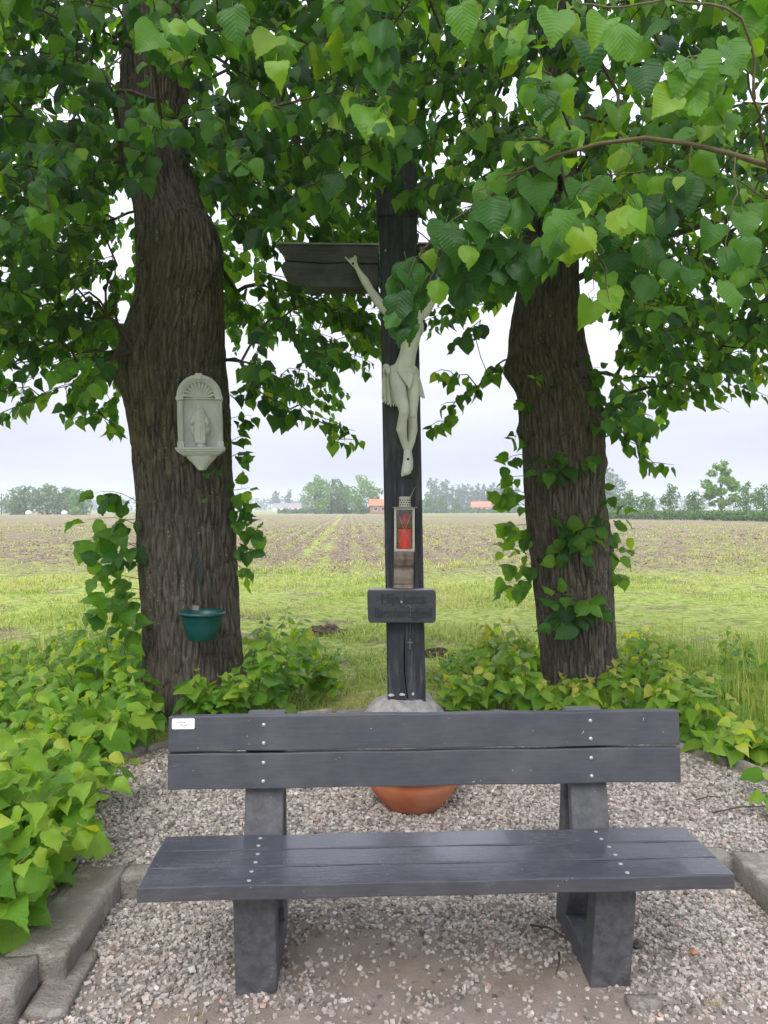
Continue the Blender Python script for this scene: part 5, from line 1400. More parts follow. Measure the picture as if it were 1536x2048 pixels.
def make_sprays(rng):
    L_, R_ = [], []
    def put_spray(p, size, ln, tint, force=None):
        tgt = L_ if (p[0] < .05 if force is None else force == 'l') else R_
        c = np.array([-1.6, DL]) if tgt is L_ else np.array([1.35, DR])
        o = np.array([p[0] - c[0], p[1] - c[1], 0.0]); o = nrm(o + rng.normal(0, .4, 3) * np.array([1, 1, 0]))
        drc = nrm(o + np.array([0, 0, rng.uniform(-.55, .25)])); e = p + (drc + np.array([0, 0, -.25])) * ln
        if force is None and e[1] > .8 and blocked(CX + e[0] / e[1] * F, HY - (e[2] - H) / e[1] * F, e[1]): return False
        tgt.append((p, drc, ln, size, tint, o)); return True
    def zone(n, x0, x1, y0, y1, d0, d1, size, ln, tint, low=None, edge=0.0):
        c = 0; tries = 0
        while c < n and tries < n * 40:
            tries += 1
            px, py, d = rng.uniform(x0, x1), rng.uniform(y0, y1), rng.uniform(d0, d1)
            if low is not None and py > np.interp(px, low[0], low[1]): continue
            if 235 < px < 395 and py < 430 and d < DL and rng.random() < .72: continue
            if py > lowest(px) - 60 or blocked(px, py + 20, d): continue
            if py > lowest(px) - 190 and rng.random() < edge: continue
            p = np.array(P(px, py, d)); put_spray(p, size * rng.uniform(.85, 1.15), ln * rng.uniform(.7, 1.25), tint + rng.uniform(-.06, .06)); c += 1
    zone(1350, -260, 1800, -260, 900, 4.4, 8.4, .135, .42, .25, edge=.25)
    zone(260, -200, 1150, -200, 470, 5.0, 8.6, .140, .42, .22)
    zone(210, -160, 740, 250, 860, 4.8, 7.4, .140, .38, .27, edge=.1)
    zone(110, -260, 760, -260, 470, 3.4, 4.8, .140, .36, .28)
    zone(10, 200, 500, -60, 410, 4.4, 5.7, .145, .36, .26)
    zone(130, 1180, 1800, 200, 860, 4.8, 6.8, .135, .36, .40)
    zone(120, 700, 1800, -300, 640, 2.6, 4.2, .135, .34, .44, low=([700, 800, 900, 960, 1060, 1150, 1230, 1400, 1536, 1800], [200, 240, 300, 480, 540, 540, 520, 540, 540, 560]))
    zone(34, -260, 760, -300, 130, 2.8, 3.7, .145, .34, .40)
    # crown above and beside the picture
    c = 0
    while c < 420:
        d3 = rng.normal(size=3); d3 /= np.linalg.norm(d3); r = rng.random() ** .4
        ctr = np.array([-1.6, DL - .3, 5.0]) if rng.random() < .5 else np.array([1.5, DR - .3, 5.0])
        p = ctr + d3 * r * np.array([3.2, 3.1, 2.9])
        if p[2] < 2.1 or p[1] < 1.9: continue
        px, py = CX + p[0] / p[1] * F, HY - (p[2] - H) / p[1] * F
        if -240 < px < 1780 and py > -230: continue
        put_spray(p, .19, .5, .32); c += 1
    # single sprigs that hang into the open sky
    for px, py, d in ((900, 768, 5.2), (935, 775, 5.3), (910, 830, 5.25), (895, 868, 5.2), (985, 770, 5.4), (955, 800, 5.3), (1250, 905, 5.3), (1275, 930, 5.3), (1290, 950, 5.25), (1240, 880, 5.4), (1340, 830, 5.2), (1455, 780, 5.0), (1480, 800, 5.0),
                      (660, 880, 5.0), (668, 905, 5.0), (640, 860, 5.1), (600, 835, 5.1), (30, 840, 4.7), (195, 850, 4.8), (210, 862, 4.8), (560, 830, 5.2), (500, 800, 5.2), (720, 700, 5.6), (745, 715, 5.6), (705, 735, 5.5)):
        put_spray(np.array(P(px, py - 26, d + .3)), .125, .2, .42, 'l' if px < 770 else 'r')
    return L_, R_
rng_c = np.random.default_rng(12)
spL, spR = make_sprays(rng_c)
CROWN_LEAVES = {}
for nm, tree, at, sp in (('l', tree_l, SL, spL), ('r', tree_r, SR, spR)):
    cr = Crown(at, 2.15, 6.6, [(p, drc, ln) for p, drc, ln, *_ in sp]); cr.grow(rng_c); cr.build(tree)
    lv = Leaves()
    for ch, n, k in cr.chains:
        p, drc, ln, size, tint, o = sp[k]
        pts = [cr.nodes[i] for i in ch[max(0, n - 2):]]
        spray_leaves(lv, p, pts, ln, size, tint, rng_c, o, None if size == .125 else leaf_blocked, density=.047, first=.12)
    CROWN_LEAVES[nm] = lv

# the arching bough that hangs before the cross, with its big leaves
lvR = CROWN_LEAVES['r']
arcp = [P(1500, 420, 5.3), P(1720, 380, 4.2), P(1640, 372, 3.1), P(1536, 332, 2.75), P(1470, 310, 2.72), P(1380, 288, 2.7), P(1290, 276, 2.72), P(1200, 287, 2.78), P(1110, 312, 2.85), P(1040, 345, 2.9), P(970, 400, 2.95), P(905, 440, 3.0), P(860, 480, 3.02), P(835, 520, 3.05)]
start = Vector((SR(3.3)[0], DR, 3.3))
MB().tube([start, start.lerp(arcp[0], .5) + Vector((0, 0, .08))] + arcp, [.03, .026, .022, .018, .014, .0095, .009, .0085, .008, .0072, .0062, .0052, .0045, .0036, .0028, .002], 8).build('branch', M['red_twig'], tree_r)
def hero(lv, px, py, d, size_px, ang, tint, face=(0, -1, .35), tilt=0.0):
    """one leaf by the photo place of its blade: ang is where the tip points, degrees from straight down, to the viewer's right"""
    a = math.radians(ang); t = np.array([math.sin(a), -.25 + tilt, -math.cos(a)]); t = nrm(t)
    s = size_px * .88 / F * d / 1.02
    c = np.array(P(px, py, d)); lv.add(c - t * s * .82, t, np.array(face, float) + RNG.normal(0, .14, 3), s, tint)
HERO = [(826, 560, 3.04, 62, 22, .30), (783, 640, 3.02, 52, -26, .34), (816, 655, 3.05, 56, 16, .24), (1000, 540, 3.0, 80, 6, .16), (1030, 515, 2.98, 78, -8, .18), (985, 512, 3.02, 80, 12, .20), (1015, 565, 3.02, 76, -4, .14), (955, 535, 3.03, 78, -10, .18), (1048, 560, 3.0, 76, 10, .14), (930, 505, 3.0, 70, 14, .24), (806, 588, 3.06, 66, -6, .20), (788, 572, 3.05, 54, -24, .26), (818, 548, 3.02, 78, 10, .16), (794, 612, 3.0, 80, -14, .13), (832, 588, 3.05, 70, 6, .14), (797, 660, 3.04, 66, -4, .12), (812, 632, 3.06, 72, 12, .16), (876, 583, 2.98, 58, 2, .58), (846, 590, 3.08, 56, -8, .22), (897, 528, 3.0, 66, -30, .22), (858, 520, 3.06, 44, 30, .62),
        (883, 470, 2.95, 74, -18, .28), (910, 485, 2.92, 82, 4, .26), (948, 470, 2.92, 80, 20, .30), (938, 510, 2.88, 56, 0, .64), (985, 430, 2.9, 88, 8, .30), (965, 385, 2.95, 62, -38, .42), (1000, 360, 2.9, 58, 24, .46), (1040, 420, 2.86, 84, -6, .34), (1075, 385, 2.86, 92, 6, .34),
        (1100, 330, 2.86, 66, 22, .36), (1120, 450, 2.82, 78, 10, .34), (1165, 395, 2.8, 84, -4, .34), (1215, 365, 2.78, 60, 55, .40), (1138, 500, 2.78, 58, 2, .68), (1105, 480, 2.84, 60, -40, .36), (1150, 470, 2.84, 70, 12, .30), (1080, 520, 2.9, 70, -12, .16), (1040, 540, 2.95, 70, 6, .14), (1010, 500, 2.96, 64, -16, .22),
        (960, 560, 3.06, 70, 4, .12), (925, 590, 3.08, 66, -6, .10), (905, 560, 3.06, 60, 12, .16), (950, 440, 2.96, 60, -50, .36), (1240, 530, 2.8, 80, 8, .12), (1225, 480, 2.8, 70, -14, .16), (1310, 500, 2.72, 86, 4, .24), (1290, 580, 2.74, 72, -20, .26), (1340, 540, 2.72, 66, 12, .30), (1380, 560, 2.7, 62, -6, .28),
        (1470, 590, 2.6, 86, 10, .42), (1460, 520, 2.6, 66, -14, .30), (1500, 500, 2.6, 76, 16, .36), (1490, 450, 2.62, 70, 0, .38), (1420, 470, 2.66, 66, -24, .34), (1175, 625, 2.78, 66, -24, .58), (1330, 430, 2.7, 90, -6, .12), (1370, 390, 2.7, 96, 10, .14), (1290, 420, 2.74, 80, -12, .16),
        (1245, 80, 2.2, 96, 8, .48), (1200, 60, 2.25, 74, -30, .55), (1355, 165, 2.3, 100, -12, .44), (1395, 150, 2.3, 96, 10, .42), (1425, 130, 2.3, 90, 28, .46), (1330, 205, 2.28, 80, -40, .66), (1470, 110, 2.3, 80, 20, .40), (1390, 205, 2.3, 80, 8, .5), (1290, 160, 2.5, 84, 4, .14), (1180, 110, 2.5, 84, 10, .14), (1110, 50, 2.3, 90, -10, .48), (930, 35, 2.4, 86, 12, .46), (770, 60, 2.6, 76, -6, .30), (553, 140, 2.6, 60, 4, .66), (760, 160, 2.7, 84, 8, .28), (470, 40, 2.7, 84, 10, .34), (790, 270, 2.9, 50, -6, .42),
        (845, 410, 4.6, 34, 4, .45), (793, 408, 4.6, 26, 0, .5), (700, 380, 4.4, 56, 8, .16), (735, 90, 2.8, 80, -14, .24)]
for h_ in HERO: hero(lvR, *h_)
for k in range(0, len(HERO) - 1):                                # stalk-bearing twigs to the hanging clusters
    pass
def smooth_path(A, k=4):
    A = [np.array(a, float) for a in A]; out = []
    for i in range(len(A) - 1):
        p0, p1, p2, p3 = A[max(0, i-1)], A[i], A[i+1], A[min(len(A)-1, i+2)]
        for f_ in np.arange(k) / k: out.append(.5 * (2*p1 + (p2 - p0)*f_ + (2*p0 - 5*p1 + 4*p2 - p3)*f_*f_ + (3*p1 - p0 - 3*p2 + p3)*f_**3))
    out.append(A[-1]); return out
def twig_to(pts, r0=.0028):
    w = smooth_path([[*P(*p)] for p in pts]); w = [a + RNG.normal(0, .006, 3) * (0 < i < len(w) - 1) for i, a in enumerate(w)]
    MB().tube(w, [r0 * (1 - .6 * i / (len(w) - 1)) for i in range(len(w))], 5, cap=False).build('branch', M['red_twig'], tree_r)
twig_to([(1110, 312, 2.85), (1080, 350, 2.86), (1040, 385, 2.9), (1000, 400, 2.92)]); twig_to([(1040, 345, 2.9), (1000, 350, 2.9), (960, 380, 2.93), (930, 420, 2.94)])
twig_to([(970, 400, 2.95), (965, 440, 2.93), (945, 480, 2.9)]); twig_to([(905, 440, 3.0), (890, 490, 3.02), (870, 540, 3.02), (850, 570, 3.05), (820, 600, 3.04)]); twig_to([(860, 480, 3.02), (830, 520, 3.02), (815, 560, 3.02), (805, 620, 3.03)])
twig_to([(1290, 276, 2.72), (1250, 330, 2.76), (1180, 370, 2.8), (1140, 420, 2.82), (1120, 460, 2.82)]); twig_to([(1380, 288, 2.7), (1370, 350, 2.7), (1320, 400, 2.72), (1300, 470, 2.73), (1280, 540, 2.74)]); twig_to([(1470, 310, 2.72), (1470, 400, 2.64), (1450, 440, 2.63), (1455, 520, 2.6)])
twig_to([(1536, 332, 2.75), (1510, 200, 2.5), (1470, 110, 2.35), (1400, 110, 2.3), (1330, 150, 2.28)], .005); twig_to([(1510, 200, 2.5), (1480, 40, 2.4), (1330, 0, 2.3), (1230, 20, 2.22), (1150, 0, 2.28)], .005)
twig_to([(1040, 440, 2.9), (1040, 500, 2.94), (980, 530, 3.04), (930, 560, 3.06)]); twig_to([(1180, 370, 2.8), (1230, 420, 2.8), (1235, 490, 2.8)]); twig_to([(1150, 420, 2.82), (1190, 540, 2.8), (1180, 600, 2.78)])

# sprouts on the bare trunks
def sprout(lv, mb, base, tip, size, n, tint, rng, curl=.1):
    b, t_ = np.array(base), np.array(tip); L_ = np.linalg.norm(t_ - b); bend = np.array([0, 0, L_ * curl]) + rng.normal(0, .02, 3)
    pts = [b + (t_ - b) * f_ + bend * math.sin(math.pi * f_) for f_ in np.linspace(0, 1, 6)]
    mb.tube(pts, [.0032, .003, .0026, .0022, .0018, .001], 5, cap=False)
    for k in range(n):
        f_ = .2 + .8 * (k + .5) / n; i = min(4, int(f_ * 5)); x = pts[i] + (pts[i+1] - pts[i]) * (f_ * 5 - i)
        d = nrm(t_ - b); sd = nrm(np.cross(d, [0, -1, .2])) * (1 if k % 2 else -1)
        tp = nrm(.6 * sd + .35 * d + np.array([0, -.15, -rng.uniform(.1, .9)]) + rng.normal(0, .25, 3))
        lv.add(x, tp, np.array([0, -rng.uniform(.3, 1), rng.uniform(.3, 1)]) + rng.normal(0, .3, 3), size * 1.5 * rng.uniform(.6, 1.2) / 1.3, float(np.clip(tint + .16 * (f_ - .5) + rng.normal(0, .08), .05, .95)))
rng_s = np.random.default_rng(31)
SHIFT = 0.62
def trunk_sprouts(tree, lv, at, items, side_d):
    for (bx, by, tx, ty, dd, size, n, tint) in items:
        mb = MB()
        z = H - (by - HY) / F * side_d; cxt, cyt, rt = at(z)
        x = (bx - CX) / F * side_d; x = min(max(x, cxt - rt * .97), cxt + rt * .97)
        y = cyt - math.sqrt(max(0.0, rt * rt - (x - cxt) ** 2)) + .01
        sprout(lv, mb, (x, y, z), P(tx, ty, dd + SHIFT), size, n, tint, rng_s)
        mobj('sprout', mb.mesh('sprout'), M['stem'], tree)
itL = [(285, 1010, 190, 985, 4.95, .10, 6, .36), (282, 1060, 170, 1040, 4.9, .11, 7, .34), (280, 1100, 160, 1090, 4.9, .11, 7, .36), (284, 1120, 200, 1130, 4.8, .11, 6, .28), (284, 1160, 185, 1150, 4.9, .11, 7, .4), (285, 1180, 200, 1190, 4.8, .11, 7, .42), (288, 1220, 190, 1215, 4.8, .11, 7, .45), (288, 1200, 240, 1230, 4.7, .10, 6, .4), (282, 1040, 225, 1065, 4.85, .10, 5, .3), (284, 1090, 235, 1110, 4.8, .11, 5, .2), (290, 1260, 215, 1255, 4.8, .11, 7, .42),
       (460, 890, 500, 870, 5.1, .08, 5, .42), (462, 920, 492, 930, 5.1, .085, 5, .3), (463, 980, 500, 975, 5.1, .085, 5, .45), (464, 1010, 505, 1015, 5.1, .09, 6, .4), (465, 1040, 498, 1050, 5.1, .09, 6, .38), (466, 1070, 515, 1065, 5.1, .09, 6, .34), (466, 1100, 500, 1100, 5.1, .09, 5, .25), (467, 1130, 490, 1150, 5.1, .085, 4, .5), (458, 840, 505, 830, 5.2, .09, 6, .3), (452, 780, 500, 790, 5.2, .09, 6, .25), (440, 950, 425, 955, 4.85, .05, 2, .3), (418, 1000, 415, 1003, 4.86, .05, 2, .42)]
itR = [(1052, 905, 1010, 930, 5.4, .085, 5, .3), (1052, 950, 1005, 960, 5.4, .09, 5, .46), (1055, 990, 1000, 985, 5.4, .09, 6, .5), (1056, 1020, 1000, 1010, 5.4, .10, 6, .45), (1058, 1050, 1015, 1050, 5.4, .10, 6, .42), (1060, 1090, 1010, 1080, 5.4, .10, 6, .5), (1062, 1120, 1000, 1100, 5.4, .095, 5, .62), (1064, 1150, 1005, 1165, 5.35, .11, 7, .36), (1064, 1130, 1030, 1140, 5.35, .10, 5, .4), (1050, 860, 1030, 880, 5.4, .085, 4, .3),
       (1205, 1040, 1255, 1030, 5.45, .085, 6, .5), (1208, 1070, 1262, 1070, 5.45, .09, 6, .48), (1212, 1100, 1258, 1110, 5.45, .09, 5, .5), (1215, 1140, 1240, 1150, 5.4, .08, 4, .5), (1195, 880, 1240, 860, 5.4, .085, 5, .3), (1200, 850, 1260, 830, 5.4, .09, 6, .28), (1196, 1000, 1225, 990, 5.4, .075, 4, .3),
       (1120, 925, 1075, 945, 5.2, .10, 4, .22), (1125, 930, 1115, 945, 5.2, .11, 4, .25), (1150, 915, 1185, 915, 5.2, .09, 4, .38), (1140, 910, 1120, 905, 5.2, .07, 3, .32),
       (1180, 1020, 1150, 1075, 5.15, .11, 5, .36), (1160, 1060, 1115, 1075, 5.2, .11, 5, .26), (1160, 1070, 1160, 1110, 5.15, .11, 5, .28), (1150, 1080, 1120, 1120, 5.2, .09, 4, .34), (1185, 1030, 1195, 1050, 5.2, .09, 3, .34),
       (1150, 1190, 1110, 1190, 5.15, .08, 4, .5), (1160, 1195, 1175, 1205, 5.05, .12, 3, .46), (1155, 1200, 1130, 1225, 5.1, .13, 4, .14), (1150, 1205, 1105, 1265, 5.1, .12, 4, .2), (1155, 1210, 1160, 1255, 5.1, .12, 4, .2), (1165, 1205, 1205, 1225, 5.1, .10, 3, .24), (1125, 765, 1130, 780, 5.25, .09, 3, .26), (1180, 770, 1185, 785, 5.3, .10, 4, .22), (1165, 740, 1200, 735, 5.3, .09, 5, .25), (1090, 740, 1075, 760, 5.2, .07, 3, .5), (1040, 790, 1050, 800, 5.3, .08, 4, .3)]
SPROUT = {'l': Leaves(), 'r': Leaves()}
trunk_sprouts(tree_l, SPROUT['l'], SL, itL, DL - .25); trunk_sprouts(tree_r, SPROUT['r'], SR, itR, DR - .25)
for nm, tree in (('l', tree_l), ('r', tree_r)):
    build_leaves('crown', CROWN_LEAVES[nm], tree, 200)
    build_leaves('sprout_foliage', SPROUT[nm], tree, 100)

# ------------------------------------------------------------------ thickets of lime suckers round the trunks
def thicket(name, label, roots, heights, lean, size, tint, rng, n_leaf=(9, 14), cat='shrub', individually=300, test=None, young=.3):
    r0 = np.mean(roots, axis=0)
    root = empty(name, (r0[0], r0[1], .06), label, cat)
    lv = Leaves()
    for k, rt in enumerate(roots):
        mb = MB()
        h = heights[k]; ln = lean[k]
        tip = np.array([rt[0] + ln[0], rt[1] + ln[1], .06 + h])
        b = np.array([rt[0], rt[1], .03]); ctrl = b + np.array([ln[0] * .25, ln[1] * .25, h * .75])
        pts = [(1-f_)**2 * b + 2*f_*(1-f_) * ctrl + f_*f_ * tip for f_ in np.linspace(0, 1, 7)]
        mb.tube(pts, [.0042, .0038, .0034, .003, .0024, .0018, .001], 5, cap=False)
        mobj('stem', mb.mesh('stem'), M['stem'], root)
        n = rng.integers(*n_leaf); ph = rng.uniform(0, 6.28)
        for j in range(n):
            f_ = .22 + .78 * (j + .6) / n; i = min(5, int(f_ * 6)); x = pts[i] + (pts[i+1] - pts[i]) * (f_ * 6 - i)
            a = ph + j * 2.6; sd = np.array([math.cos(a), math.sin(a), 0.0])
            tp = nrm(sd + np.array([0, -.25, -rng.uniform(.0, .75)]) + .25 * nrm(np.array([*ln, 0]) + 1e-6) + rng.normal(0, .15, 3))
            sz = size * rng.uniform(.55, 1.2) * (1.0 if f_ < .82 else .62)
            c = tint + .10 * (f_ - .5) + rng.normal(0, .07) + (young * max(0, (f_ - .72) / .28) if rng.random() < .75 else 0)
            if test is None or test(x + tp * sz): lv.add(x, tp, np.array([sd[0] * .2, -.35, 1.0]) + rng.normal(0, .30, 3), sz / 1.3, float(np.clip(c, .06, .93)))
    build_leaves('foliage', lv, root, individually, rng=rng)
    return root
def outside_ring(x, y, m=0.06): return np.hypot(x - BED_C[0], y - BED_C[1]) > BED_R + m
rng_t = np.random.default_rng(5)
def clear_of_cross(p): 
    px = CX + p[0] / p[1] * F; py = HY - (p[2] - H) / p[1] * F
    return not (690 < px < 885) and not (350 < px < 450 and py < 1330 and p[1] < 5.0)
# round the trunk with the niche
TLX, TRX = (380 - CX) / F * DL, (1150 - CX) / F * DR
roots, hs, ln = [], [], []
while len(roots) < 170:
    x, y = rng_t.uniform(-3.3, -.3), rng_t.uniform(4.3, 6.7)
    r = math.hypot(x - TLX, y - DL)
    if not outside_ring(x, y, .08) or r < .42 or r > 1.75: continue
    px = CX + x / y * F
    if px > 640 or px < -180: continue
    h = np.interp(px, [-120, 0, 100, 200, 285, 320, 440, 480, 560, 620, 690], [.34, .36, .44, .62, .72, .44, .42, .72, .62, .38, .2]) * rng_t.uniform(.6, 1.08)
    if y < 5.0: h *= .8
    roots.append((x, y)); hs.append(h); o = nrm(np.array([x - TLX, y - DL])); ln.append(o * rng_t.uniform(.05, .28) + np.array([.06, -.20 if y < 5.3 else -.06]))
thicket('lime_thicket', 'dense knee-high leafy suckers round the trunk with the niche', roots, hs, ln, .160, .55, rng_t, (11, 16), test=clear_of_cross, young=.22)
# thicket hanging over the kerb
roots, hs, ln = [], [], []
while len(roots) < 70:
    x, y = rng_t.uniform(-2.1, -1.36), rng_t.uniform(2.45, 3.8)
    if x > -1.56 and y > 3.35: continue
    roots.append((x, y)); hs.append(rng_t.uniform(.28, .68) * (1.0 if x < -1.6 else .75)); ln.append(np.array([rng_t.uniform(.04, .46), rng_t.uniform(-.16, .06)]))
thicket('lime_thicket', 'bright green leafy suckers spilling over the kerb stones beside the bench', roots, hs, ln, .160, .58, rng_t, (10, 15), young=.16)
# round the other trunk
roots, hs, ln = [], [], []
while len(roots) < 185:
    x, y = rng_t.uniform(.3, 3.0), rng_t.uniform(4.5, 6.9)
    r = math.hypot(x - TRX, y - DR)
    if not outside_ring(x, y, .06) or r < .38 or r > 1.7: continue
    px = CX + x / y * F
    if px < 900: continue
    h = np.interp(px, [880, 930, 1000, 1060, 1090, 1200, 1235, 1290, 1380, 1480], [.16, .34, .52, .60, .34, .36, .62, .50, .38, .22]) * rng_t.uniform(.6, 1.05)
    roots.append((x, y)); hs.append(h); o = nrm(np.array([x - TRX, y - DR])); ln.append(o * rng_t.uniform(.05, .26) + np.array([-.05, -.18 if y < 5.4 else -.06]))
thicket('lime_thicket', 'yellowish green leafy suckers round the sprouting trunk behind the bench', roots, hs, ln, .150, .60, rng_t, (10, 15), test=clear_of_cross, young=.30)
rr = [(1.98, 3.72), (2.06, 3.62), (2.12, 3.8), (2.02, 3.85)]
thicket('lime_sprig', 'small leafy sprig leaning over the curved edging of the bed', rr, [.16, .2, .22, .2], [np.array([-.16, -.06]), np.array([-.1, -.05]), np.array([-.12, .0]), np.array([-.1, .05])], .15, .46, rng_t, (5, 7), young=.2, cat='plant')

# ------------------------------------------------------------------ meadow grass and weeds
def grass_mat():
    t = NT('meadow_grass'); a = t.n('ShaderNodeAttribute', {'attribute_name': 'tint'}).outputs['Fac']
    col = t.ramp(a, (0, (.11, .20, .03)), (.35, (.25, .36, .055)), (.62, (.43, .51, .10)), (.82, (.56, .54, .20)), (1, (.50, .40, .22)))
    d = t.pbr(col, .6, .25); tr = t.n('ShaderNodeBsdfTranslucent'); t.set(tr.inputs['Color'], col)
    mx = t.n('ShaderNodeMixShader', Fac=.4); t.t.links.new(d, mx.inputs[1]); t.t.links.new(tr.outputs[0], mx.inputs[2])
    return t.done(mx.outputs[0])
M['grass'] = grass_mat()
def blades(name, label, x, y, h, w, tint, rng, lean=.45):
    n = len(x); a = rng.uniform(0, 2*math.pi, n); z = ground_z(x, y) - .01
    dirx, diry = np.cos(a), np.sin(a); L_ = h * rng.uniform(.1, 1.0, n) * lean
    b = np.stack([x, y, z], 1); sd = np.stack([-diry, dirx, 0 * x], 1) * (w / 2)[:, None]
    m = b + np.stack([dirx * L_ * .35, diry * L_ * .35, h * .6], 1); t_ = b + np.stack([dirx * L_, diry * L_, h * (1 - .25 * L_ / h)], 1)
    V = np.stack([b - sd, b + sd, m + sd * .75, m - sd * .75, t_], 1).reshape(-1, 3)
    k = 5 * np.arange(n)[:, None]
    T = np.concatenate([k + np.array([[0, 1, 2]]), k + np.array([[0, 2, 3]]), k + np.array([[3, 2, 4]])])
    o = mobj(name, np_mesh(name, V, T, attrs={'tint': np.repeat(tint, 5)}), M['grass'])
    tag(o, label, 'grass', kind='stuff'); return o
rng_g = np.random.default_rng(9)
n = 150000
y = 4.6 * np.exp(rng_g.uniform(0, math.log(30 / 4.6), n)); x = rng_g.uniform(-.56, .56, n) * y
tuft = fbm(x * .55, y * .55, 0, 71, 3); patch = fbm(x * .22, y * .16, 0, 75, 3)
dens = np.clip(.22 + 2.3 * tuft + .5 * patch, .03, 1) * np.where(y > 17, np.clip((24 - y) / 7, .05, 1), 1)
keep = (rng_g.random(n) < dens) & outside_ring(x, y, .12) & ~((np.abs(x - .15) < .55) & (y < 6.2) & (rng_g.random(n) < .75))
keep &= ~((x < -1.3) & (y < 3.9))
for cx_, cy_, r_ in ((-.65, 8.3, .45), (.25, 8.6, .3), (.62, 7.6, .35), (.95, 8.2, .3), (-.1, 6.3, .4)): keep &= ~((np.hypot((x - cx_) / 1.6, y - cy_) < r_) & (rng_g.random(n) < .85))
x, y, tuft, patch = x[keep], y[keep], tuft[keep], patch[keep]
h = (.022 + .11 * np.clip(tuft + .3, 0, 1)) * rng_g.uniform(.4, 1.5, len(x)); h = np.where((x > 2.0) & (y < 9), h * 2.0, h); h = np.where((x < -2.2) & (y < 9), h * 2.1, h)
tint = np.clip(.54 - .30 * fbm(x * 1.1, y * .9, 0, 77, 3) + .30 * patch + rng_g.normal(0, .17, len(x)), 0, 1)
blades('meadow_grass', 'rough yellow-green meadow grass between the trees and the ploughed field', x, y, h, .004 + .0009 * y, tint, rng_g, 1.9)
n = 9000
x = np.concatenate([rng_g.uniform(2.1, 3.9, n // 2), rng_g.uniform(-3.7, -2.0, n // 2)]); y = np.concatenate([rng_g.uniform(4.7, 7.4, n // 2), rng_g.uniform(5.2, 7.6, n // 2)])
k = outside_ring(x, y, .3) & (rng_g.random(n) < np.clip(.5 + fbm(x * 1.5, y * 1.5, 0, 81, 2), 0, 1)); x, y = x[k], y[k]
blades('tall_grass', 'tall fine grass standing at the sides behind the thickets', x, y, rng_g.uniform(.22, .55, len(x)) * np.where(rng_g.random(len(x)) < .06, 1.5, 1), np.full(len(x), .006), np.clip(rng_g.normal(.40, .16, len(x)), 0, 1), rng_g, .45)
# straw and dead grass by the foot of the cross
n = 2600; x = rng_g.uniform(-.55, .05, n); y = rng_g.uniform(5.35, 6.4, n)
blades('dead_grass', 'flattened pale dead grass beside the mortar foot', x, y, rng_g.uniform(.02, .05, n), np.full(n, .006), rng_g.uniform(.75, 1, n), rng_g, 2.6)
# ploughed stubble: loose straw and weeds over the soil
n = 60000; y = 16 * np.exp(rng_g.uniform(0, math.log(75 / 16), n)); x = rng_g.uniform(-.54, .54, n) * y
cl = fbm(x * .5, y * .5, 0, 91, 3) + .6 * np.sin((x + .044 * y) * 2 * math.pi / .9) * .3
k = rng_g.random(n) < np.clip(.12 + 1.3 * cl, .01, 1); x, y = x[k], y[k]
blades('field_weeds', 'thin weeds and straw scattered over the ploughed soil', x, y, rng_g.uniform(.03, .10, len(x)) * np.clip(y / 25, .8, 1.6), .0014 * y, np.clip(rng_g.normal(.62, .2, len(x)), 0, 1), rng_g, 1.2)
n = 16000; y = 15.5 * np.exp(rng_g.uniform(0, math.log(70 / 15.5), n)); x = rng_g.uniform(-.54, .54, n) * y
k = (fbm(x * .4, y * .4, 0, 97, 3) + .35 * np.sin((x + .044 * y) * 2 * math.pi / .9) < .12) & (y + 4 * fbm(x * .3, y * .3, 0, 98, 2) > 18); x, y = x[k], y[k]
def soil_mat():
    t = NT('dry_clods'); a = t.n('ShaderNodeAttribute', {'attribute_name': 'tint'}).outputs['Fac']
    return t.done(t.pbr(t.ramp(a, (0, (.12, .092, .062)), (.6, (.27, .215, .15)), (1, (.44, .36, .26))), .95, .1))
M['clods'] = soil_mat()
sz = rng_g.uniform(.014, .034, len(x)) * np.clip(y / 20, 1, 2.2)
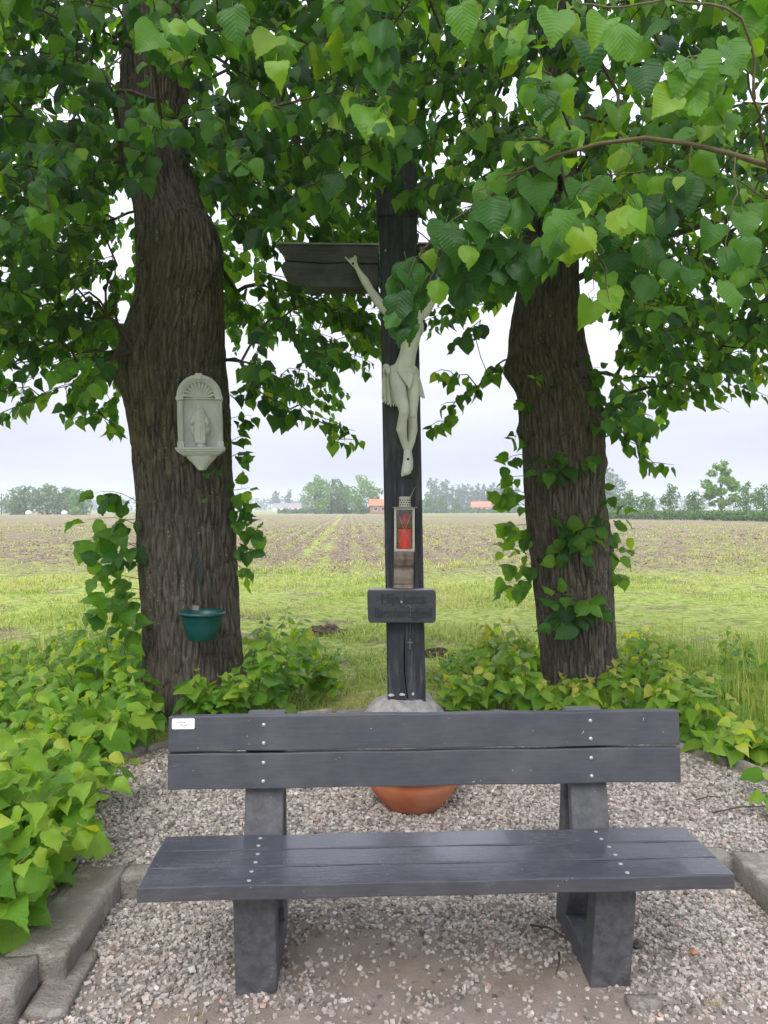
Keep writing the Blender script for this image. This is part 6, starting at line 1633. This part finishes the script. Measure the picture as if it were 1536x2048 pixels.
o = stones('soil_clods', np.stack([x, y, ground_z(x, y) + sz * .15], 1), sz, M['clods'], rng_g); tag(o, 'dry brown clods scattered over the ploughed soil', 'soil', kind='stuff')
# broad weed at the field edge
def weed(px, py, d, h, label, seed):
    rg = np.random.default_rng(seed); q = P(px, py, d); q.z = 0.05
    roots = [(q.x + rg.normal(0, .12), q.y + rg.normal(0, .12)) for _ in range(9)]
    thicket('field_weed', label, roots, [h * rg.uniform(.6, 1.1) for _ in roots], [rg.normal(0, .08, 2) for _ in roots], .10, .5, rg, (9, 13), cat='plant', individually=60, young=.1)
weed(1505, 1300, 6.1, .55, 'broad leaved bright green weed standing in the tall grass', 3)
# soil clods thrown up in the meadow
M['clod'] = speckled('dark_soil', (.06, .045, .03), (.17, .13, .085), 16, .95, .1, .9, bdist=.03)
for i, (px, py, s) in enumerate(((655, 1268, .24), (872, 1310, .18), (905, 1316, .13), (640, 1262, .17), (628, 1275, .11))):
    q = G(px, py, .05)
    bm = bmesh.new(); bmesh.ops.create_icosphere(bm, subdivisions=4, radius=1.0)
    co = np.array([v_.co[:] for v_ in bm.verts]); k_ = 1 + .55 * fbm(co[:, 0] * 2.2 + i, co[:, 1] * 2.2, co[:, 2] * 2.2, 5 + i, 4)
    co = co * k_[:, None] * np.array([s, s * .6, s * .42])
    for v_, c_ in zip(bm.verts, co): v_.co = c_
    me = bpy.data.meshes.new('soil_clod'); bm.to_mesh(me); bm.free()
    o = mobj('soil_clod', me, M['clod'], None, Matrix.Translation((q.x, q.y, .04)))
    tag(o, 'dark turned up clod of earth lying in the rough grass', 'clod', 'clods of earth in the meadow')
# dry straw lying on the gravel
for px, py, lb in ((385, 2034, 'small pale dry grass tuft on the trodden gravel before the bench'), (1432, 2004, 'small yellow dry grass tuft near the flat broken stone')):
    q = G(px, py, .01); n = 16; rg = np.random.default_rng(px)
    x = q.x + rg.normal(0, .022, n); y = q.y + rg.normal(0, .015, n)
    o = blades('dry_grass_tuft', lb, x, y, rg.uniform(.012, .03, n), np.full(n, .0022), rg.uniform(.7, .95, n), rg, 2.4)
    o.location.z = .022; del o['kind']; o['category'] = 'grass tuft'
